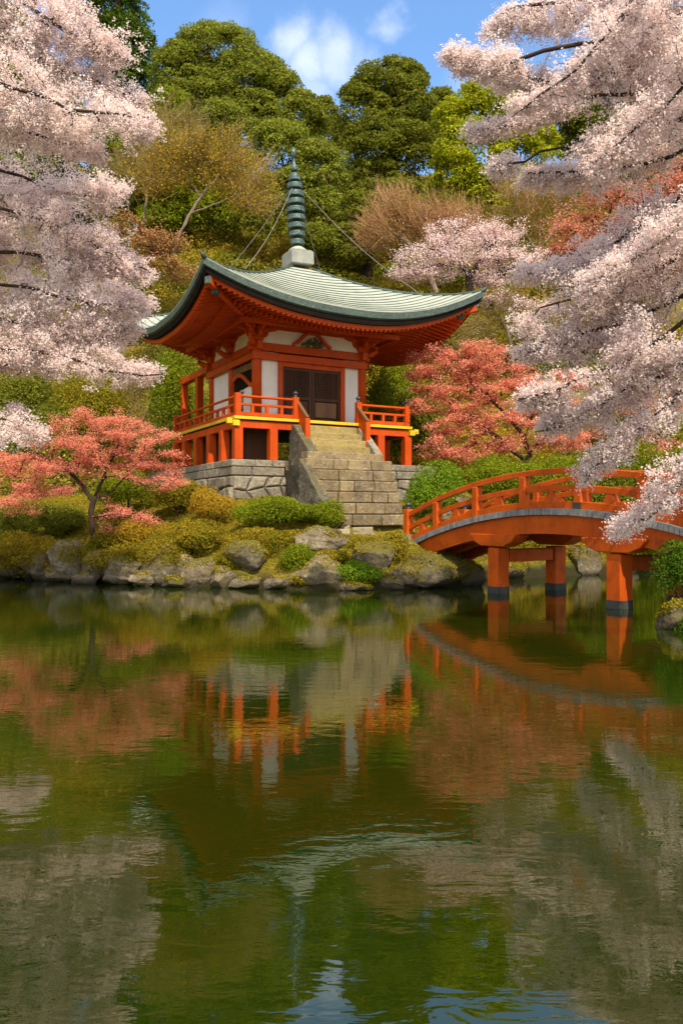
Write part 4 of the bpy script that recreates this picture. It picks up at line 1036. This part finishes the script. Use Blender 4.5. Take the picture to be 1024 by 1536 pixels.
leafy_tree('dark_tree', 'dark evergreen in the gap between the right blossom sprays', 'tree', 53, [(850, 180, 66, 50), (920, 150, 66, 60), (900, 220, 70, 50), (985, 180, 66, 70), (1010, 90, 70, 70), (1000, 260, 60, 50)], 910, 'dark', .18, 300, .30, HG)
leafy_tree('dark_tree', 'green tree glimpsed through the left blossoms', 'tree', 50, [(110, 230, 70, 60), (60, 160, 70, 70), (200, 240, 44, 60), (215, 310, 40, 40), (30, 260, 70, 60), (10, 90, 60, 80), (150, 300, 60, 40)], 105, 'green', .17, 280, .32, HG)
leafy_tree('dark_tree', 'dark evergreen on the slope below the dark rounded camphor', 'tree', 44, [(545, 320, 34, 34), (520, 370, 50, 34), (600, 300, 40, 30)], 545, 'dark', .15, 300, .34, HG)
leafy_tree('far_tree', 'green tree at the far right edge behind the blossoms', 'tree', 46, [(1010, 340, 60, 46), (950, 300, 50, 40), (1040, 420, 60, 60)], 1010, 'olive', .16, 260, .32, HG)

leafy_tree('dark_tree', 'olive tree filling the gap between the conifer and the big camphor', 'tree', 48, [(250, 190, 34, 60), (225, 250, 50, 50), (275, 285, 50, 44), (330, 320, 50, 40), (250, 330, 50, 30)], 262, 'green', .16, 300, .32, HG)
# budding and bare trees on the slope
def A(px, py, Y): return tuple(at(px, py, Y))
twiggy('budding_tree', 'golden budding tree with a pale leaning trunk left of the finial', 'tree', 37, [(300, 225, 78, 30), (350, 262, 60, 34), (245, 262, 50, 30), (375, 300, 34, 20)],
       [[A(252, 405, 37), A(272, 345, 37), A(302, 292, 36.8), A(330, 262, 36.8)], [A(283, 320, 36.9), A(330, 305, 36.6), A(362, 285, 36.4), (at(390, 262, 36.2))], [A(300, 294, 36.8), A(280, 262, 37), A(262, 245, 37)]],
       'paletwig', 190, 26, 1.0, .0075, buds=(70, .09, 'mustard'))
twiggy('bare_tree', 'bare multi stemmed tree behind the golden budding tree', 'tree', 39, [(235, 205, 44, 44), (205, 235, 36, 40), (270, 190, 30, 40), (180, 265, 26, 34)],
       [[A(217, 335, 39), A(219, 290, 39), A(232, 250, 39), A(250, 215, 39)], [A(219, 288, 39), A(205, 255, 39), A(196, 220, 39)], [A(222, 330, 39), A(240, 300, 38.8), A(265, 270, 38.6), A(290, 235, 38.6)], [A(200, 338, 39), A(192, 305, 39), A(178, 270, 39)]],
       'paletwig', 150, 22, 1.0, .007, buds=(10, .09, 'olive'))
twiggy('bare_tree', 'reddish brown bare tree fanning out right of the finial', 'tree', 41, [(600, 315, 44, 30), (575, 350, 40, 28), (640, 340, 56, 36), (690, 340, 40, 30)],
       [[A(655, 440, 41), A(640, 400, 41), A(620, 370, 40.8), A(585, 345, 40.8)], [A(645, 408, 41), A(655, 360, 41), A(665, 320, 41)], [A(648, 415, 41), A(690, 370, 41), A(725, 330, 41)]],
       'twig', 230, 20, 1.1, .012, fan=(-.3, 0, .45), buds=(46, .085, 'rust'))
twiggy('bare_tree', 'brown bare tree above the far cherry', 'tree', 43, [(800, 320, 50, 40), (850, 290, 50, 40), (780, 290, 40, 30), (760, 350, 40, 30)],
       [[A(810, 420, 43), A(808, 370, 43), A(815, 320, 43)], [A(808, 375, 43), A(840, 330, 43), A(860, 300, 43)], [A(808, 380, 43), A(780, 340, 43), A(765, 310, 43)]],
       'twig', 170, 20, 1.1, .012, buds=(46, .085, 'olive'))
twiggy('bare_tree', 'thin bare tree behind the right roof tip', 'tree', 36, [(750, 475, 50, 36), (800, 500, 40, 30), (715, 500, 30, 26)],
       [[A(770, 545, 36), A(765, 510, 36), A(755, 480, 36), A(730, 455, 36)], [A(765, 512, 36), A(790, 490, 36), A(805, 470, 36)]], 'paletwig', 110, 26, .9, .009, buds=(20, .08, 'olive'))
twiggy('bare_tree', 'grey bare sapling under the left blossoms beside the roof', 'tree', 32, [(215, 585, 34, 30), (190, 600, 26, 30), (235, 610, 20, 26)],
       [[A(205, 680, 32), A(200, 630, 32), A(180, 585, 32)], [A(203, 650, 32), A(222, 615, 32), A(232, 590, 32)]], 'paletwig', 60, 20, .7, .008, buds=(14, .07, 'olive'))
maple('azalea', 'rust red azalea on the slope below the bare left tree', 'shrub', 36, [(235, 360, 50, 16), (190, 345, 40, 18), (250, 405, 46, 16), (215, 385, 36, 14)], [[A(225, 430, 36), A(225, 400, 36), A(228, 375, 36)]], 'rust', 20, 60, .09, (.2, .2, .1))
maple('maple_tree', 'coral red tree glowing behind the upper right blossoms', 'tree', 36, [(880, 330, 60, 22), (850, 365, 50, 20), (930, 290, 60, 24), (985, 300, 50, 30), (900, 380, 60, 18), (960, 345, 50, 24), (1010, 250, 40, 24)],
      [[A(905, 470, 36), A(900, 420, 36), A(890, 370, 36)], [A(898, 410, 36), A(930, 350, 36), A(960, 310, 36)], [A(900, 425, 36), A(860, 385, 36)]], 'maple_far', 13, 70, .10, (.24, .24, .10), r_tip=.01)
maple('maple_tree', 'orange brown maple behind the lowest right blossoms', 'tree', 27, [(930, 640, 60, 26), (980, 610, 50, 24), (880, 660, 50, 24), (1000, 680, 50, 26), (940, 690, 50, 20), (1010, 780, 36, 22), (970, 600, 50, 20)],
      [[A(950, 770, 27), A(948, 720, 27), A(940, 670, 27)], [A(948, 715, 27), A(985, 660, 27), A(1000, 630, 27)]], 'maple_far', 16, 60, .07, (.17, .17, .06), r_tip=.008)
# far cherry
maple('cherry_tree', 'small far cherry in bloom on the slope above the right roof tip', 'tree', 36, [(690, 352, 60, 18), (640, 385, 50, 16), (740, 350, 44, 16), (700, 385, 60, 20), (620, 405, 40, 12), (770, 385, 50, 18), (660, 410, 50, 12), (750, 415, 50, 16), (800, 410, 40, 14), (760, 450, 44, 12), (800, 465, 36, 12)],
      [[A(706, 458, 36), A(706, 425, 36), A(700, 395, 36)], [A(705, 415, 36), A(722, 390, 36), A(735, 365, 36)], [A(703, 410, 36), A(685, 385, 36), A(665, 370, 36)]], 'blossom_far', 24, 85, .06, (.19, .19, .09), r_tip=.010)
# coral maples by the water
maple('maple_tree', 'coral maple spreading over the left bank in layered pads', 'tree', 20.7,
      [(150, 640, 60, 14), (215, 655, 55, 16), (90, 662, 62, 18), (170, 670, 62, 16), (245, 690, 44, 14), (45, 700, 60, 18), (110, 700, 60, 16), (215, 705, 50, 14), (20, 740, 50, 16), (70, 735, 52, 14), (265, 715, 26, 12), (235, 725, 34, 10), (35, 765, 30, 10),
       (160, 765, 36, 8), (200, 772, 40, 10), (225, 785, 26, 8), (175, 795, 22, 6), (15, 690, 40, 20), (150, 690, 40, 14), (190, 625, 36, 12), (120, 625, 36, 12)],
      [[A(148, 832, 20.7), A(138, 800, 20.7), A(137, 765, 20.7), A(142, 745, 20.7)], [A(142, 745, 20.7), A(155, 715, 20.5), A(168, 690, 20.4), A(180, 660, 20.4)], [A(140, 752, 20.7), A(122, 725, 20.8), A(100, 700, 20.9), A(70, 688, 21)],
       [A(141, 748, 20.7), A(172, 738, 20.9), A(188, 715, 21), A(200, 690, 21)], [A(138, 775, 20.7), A(160, 772, 20.3), A(195, 772, 20.1)], [A(155, 715, 20.6), A(185, 712, 20.3), A(230, 735, 20.2)]],
      'maple', 36, 125, .037, (.11, .13, .04), r_tip=.0045)
maple('maple_tree', 'coral maple behind the bridge with a forked trunk', 'tree', 25.5,
      [(690, 540, 60, 20), (740, 560, 62, 22), (660, 570, 44, 20), (790, 590, 60, 22), (700, 600, 60, 20), (650, 610, 36, 16), (760, 630, 66, 20), (830, 620, 44, 22), (690, 640, 54, 18), (720, 670, 50, 14), (790, 665, 54, 14), (660, 670, 34, 18), (850, 660, 40, 18), (650, 535, 40, 14), (630, 556, 28, 12), (640, 590, 26, 12), (730, 525, 36, 12), (845, 575, 40, 20), (690, 690, 40, 10)],
      [[A(787, 722, 25.5), A(787, 700, 25.5), A(795, 678, 25.5)], [A(795, 678, 25.5), A(818, 655, 25.4), A(835, 635, 25.3), A(850, 610, 25.3)], [A(789, 695, 25.5), A(770, 675, 25.5), A(745, 655, 25.5), A(720, 640, 25.6)],
       [A(793, 682, 25.5), A(785, 650, 25.6), A(750, 612, 25.6), A(715, 580, 25.7)], [A(787, 655, 25.5), A(800, 620, 25.5), A(805, 590, 25.5)]],
      'maple', 30, 105, .052, (.13, .14, .05), r_tip=.005)

# ------------------------------------------------------------------ the near cherries
def cherry(label, root, limbs, density, per, spread, size, mat, gap=.66, r_tip=.0038, fat=1.):
    o = np.array(root[0], float); e = empty('cherry_tree', tuple(o), 0, label, 'tree', 'flowering cherries by the pond'); T = []; trunks = [[np.array(p) - o for p in root]]
    for k, lb in enumerate(limbs):
        lw = [(*p[:3], p[3] * (1 + (fat - 1) * (1 - .5 * i / (len(lb) - 1)))) for i, p in enumerate(lb)]
        trunks.append([np.array(at(*p[:3])) - o for p in lb]); P = [np.array(at(*p[:3])) for p in lb]
        area = sum(np.linalg.norm(b - a) * (p[3] + q[3]) * p[2] / F for a, b, p, q in zip(P, P[1:], lb, lb[1:]))
        T.append(finger(lw, int(area * density), gap=gap, seed=k * .0 + 2.) - o)
    T = np.vstack(T)
    # join every limb to the trunk
    for t in trunks[1:]:
        d = [np.linalg.norm(np.array(q) - t[0]) for q in trunks[0]]; t.insert(0, trunks[0][int(np.argmin(d))])
    mb, segs = skeleton(trunks, T, r_tip, .385, .05, .07, .10, .2); mb.build('trunk', M['bark'], e, smooth=True)
    return blossoms('crown', segs, per, spread, size, M[mat], e)
def jl(lst, Y0, Y1):                            # limbs start well outside the frame, on the trunk's side
    out = []
    for l, off in lst:
        k = [(p[0], p[1], lerp(Y0, Y1, i / (len(l) - 1)) + off, p[2]) for i, p in enumerate(l)]; a, b = k[0], k[1]
        out.append([(a[0] + (a[0] - b[0]) * 1.2, a[1] + (a[1] - b[1]) * .8, a[2] - .3, a[3] * .8)] + k)
    return out
RB = [([(1085, -60, 40), (960, 0, 46), (850, 14, 34), (775, 28, 18), (735, 42, 10)], .2), ([(1085, -10, 40), (980, 40, 44), (880, 62, 36), (790, 86, 22), (715, 98, 14), (672, 80, 9)], -.2),
      ([(1085, 30, 36), (960, 90, 36), (880, 112, 28), (810, 122, 18), (745, 118, 9)], .5), ([(1085, 60, 34), (1000, 110, 30), (900, 130, 16), (830, 166, 10), (760, 188, 8), (703, 200, 6)], 0.),
      ([(1085, 120, 34), (1000, 175, 34), (920, 212, 28), (850, 238, 15), (790, 250, 9), (738, 250, 6)], -.4), ([(1085, 190, 34), (1000, 225, 30), (910, 255, 24), (840, 262, 14), (782, 270, 7)], .3),
      ([(1085, 250, 28), (1010, 300, 30), (940, 345, 26), (890, 392, 24), (840, 408, 16), (780, 408, 8)], .4), ([(1085, 330, 40), (1000, 380, 40), (920, 420, 40), (850, 455, 36), (785, 485, 14)], -.2),
      ([(1085, 390, 40), (1000, 440, 42), (920, 480, 42), (850, 520, 26), (785, 530, 8)], .2), ([(1085, 440, 36), (1000, 500, 40), (920, 545, 34), (850, 590, 20), (785, 600, 8)], -.4),
      ([(1085, 500, 30), (1000, 555, 34), (930, 590, 26), (870, 625, 20), (815, 640, 9)], .1), ([(1085, 540, 26), (1010, 600, 28), (950, 645, 24), (905, 690, 18), (872, 722, 8)], -.1),
      ([(1085, 650, 20), (1020, 715, 22), (985, 755, 18), (950, 780, 13), (918, 800, 6)], -.8), ([(1085, 440, 36), (1010, 410, 34), (950, 395, 26), (900, 370, 14)], .6), ([(1010, -90, 22), (945, 20, 26), (885, 100, 24), (815, 150, 14), (770, 160, 7)], -.9), ([(1085, 20, 22), (1010, 120, 26), (950, 200, 24), (890, 262, 14), (850, 290, 7)], -1.), ([(1085, 300, 26), (1000, 345, 28), (930, 400, 24), (870, 445, 14), (830, 440, 7)], -.9), ([(1085, 150, 26), (1030, 140, 24), (990, 190, 22), (950, 180, 12)], .6)]
rt = [(7.4, 9.6, gz(7.4, 9.6) - .2), (7.2, 9.9, 2.4), (6.9, 10.3, 4.6), (6.7, 10.6, 6.6), (6.5, 10.8, 8.4), (6.2, 10.9, 10.2)]
cherry('great cherry reaching over the bridge from the right side', rt, jl(RB, 10.4, 11.8), 165, 88, .06, .030, 'blossom_r', fat=1.12)
LA = [([(-80, -60, 46), (20, -20, 46), (80, 24, 36), (140, 60, 22), (198, 92, 9)], 0.), ([(-80, 40, 40), (10, 60, 44), (90, 92, 42), (160, 128, 28), (215, 160, 10)], .4), ([(-80, 110, 34), (20, 135, 40), (100, 160, 36), (165, 180, 26), (226, 192, 9)], -.4),
      ([(-80, 160, 28), (20, 190, 32), (90, 205, 26), (150, 225, 20), (192, 232, 9)], .2), ([(-80, -90, 40), (20, -60, 36), (70, -50, 26), (105, -20, 10)], .3)]
LC = [([(-80, 240, 34), (0, 262, 34), (70, 285, 30), (130, 285, 22), (182, 290, 9)], .2), ([(-80, 290, 40), (20, 320, 44), (100, 350, 36), (150, 375, 20), (175, 395, 10)], -.2), ([(-80, 360, 42), (40, 385, 44), (130, 410, 36), (175, 400, 20), (218, 418, 8)], .3),
      ([(-80, 430, 40), (40, 440, 42), (130, 455, 38), (170, 455, 22), (214, 462, 8)], -.3), ([(-80, 480, 34), (40, 490, 38), (120, 510, 34), (160, 500, 20), (205, 492, 7)], .1), ([(-80, 520, 20), (40, 520, 28), (120, 540, 30), (175, 552, 18), (232, 560, 7)], -.2),
      ([(-80, 560, 14), (0, 545, 16), (50, 548, 13), (90, 560, 8)], .4), ([(-60, 640, 24), (0, 640, 22), (30, 645, 17), (62, 655, 8)], -.5), ([(-60, 600, 10), (0, 620, 10), (40, 616, 6)], -.2)]
lt = [(-9.5, 12.4, gz(-9.5, 12.4) - .2), (-9.2, 12.5, 2.3), (-8.7, 12.5, 4.4), (-8.2, 12.5, 6.5), (-7.7, 12.4, 8.4), (-7.3, 12.4, 10.2)]
lt2 = [(-9.9, 14.9, gz(-9.9, 14.9) - .2), (-9.5, 14.8, 2.4), (-9.0, 14.7, 3.9), (-8.5, 14.6, 5.3), (-8.1, 14.5, 7.)]
cherry('cherry filling the upper left corner with pale blossom', lt, jl(LA, 11.9, 12.8), 135, 90, .062, .031, 'blossom', fat=1.4)
cherry('cherry whose blossom hangs beside the left roof corner', lt2, jl(LC, 13.8, 14.8), 115, 90, .066, .033, 'blossom', fat=1.45)
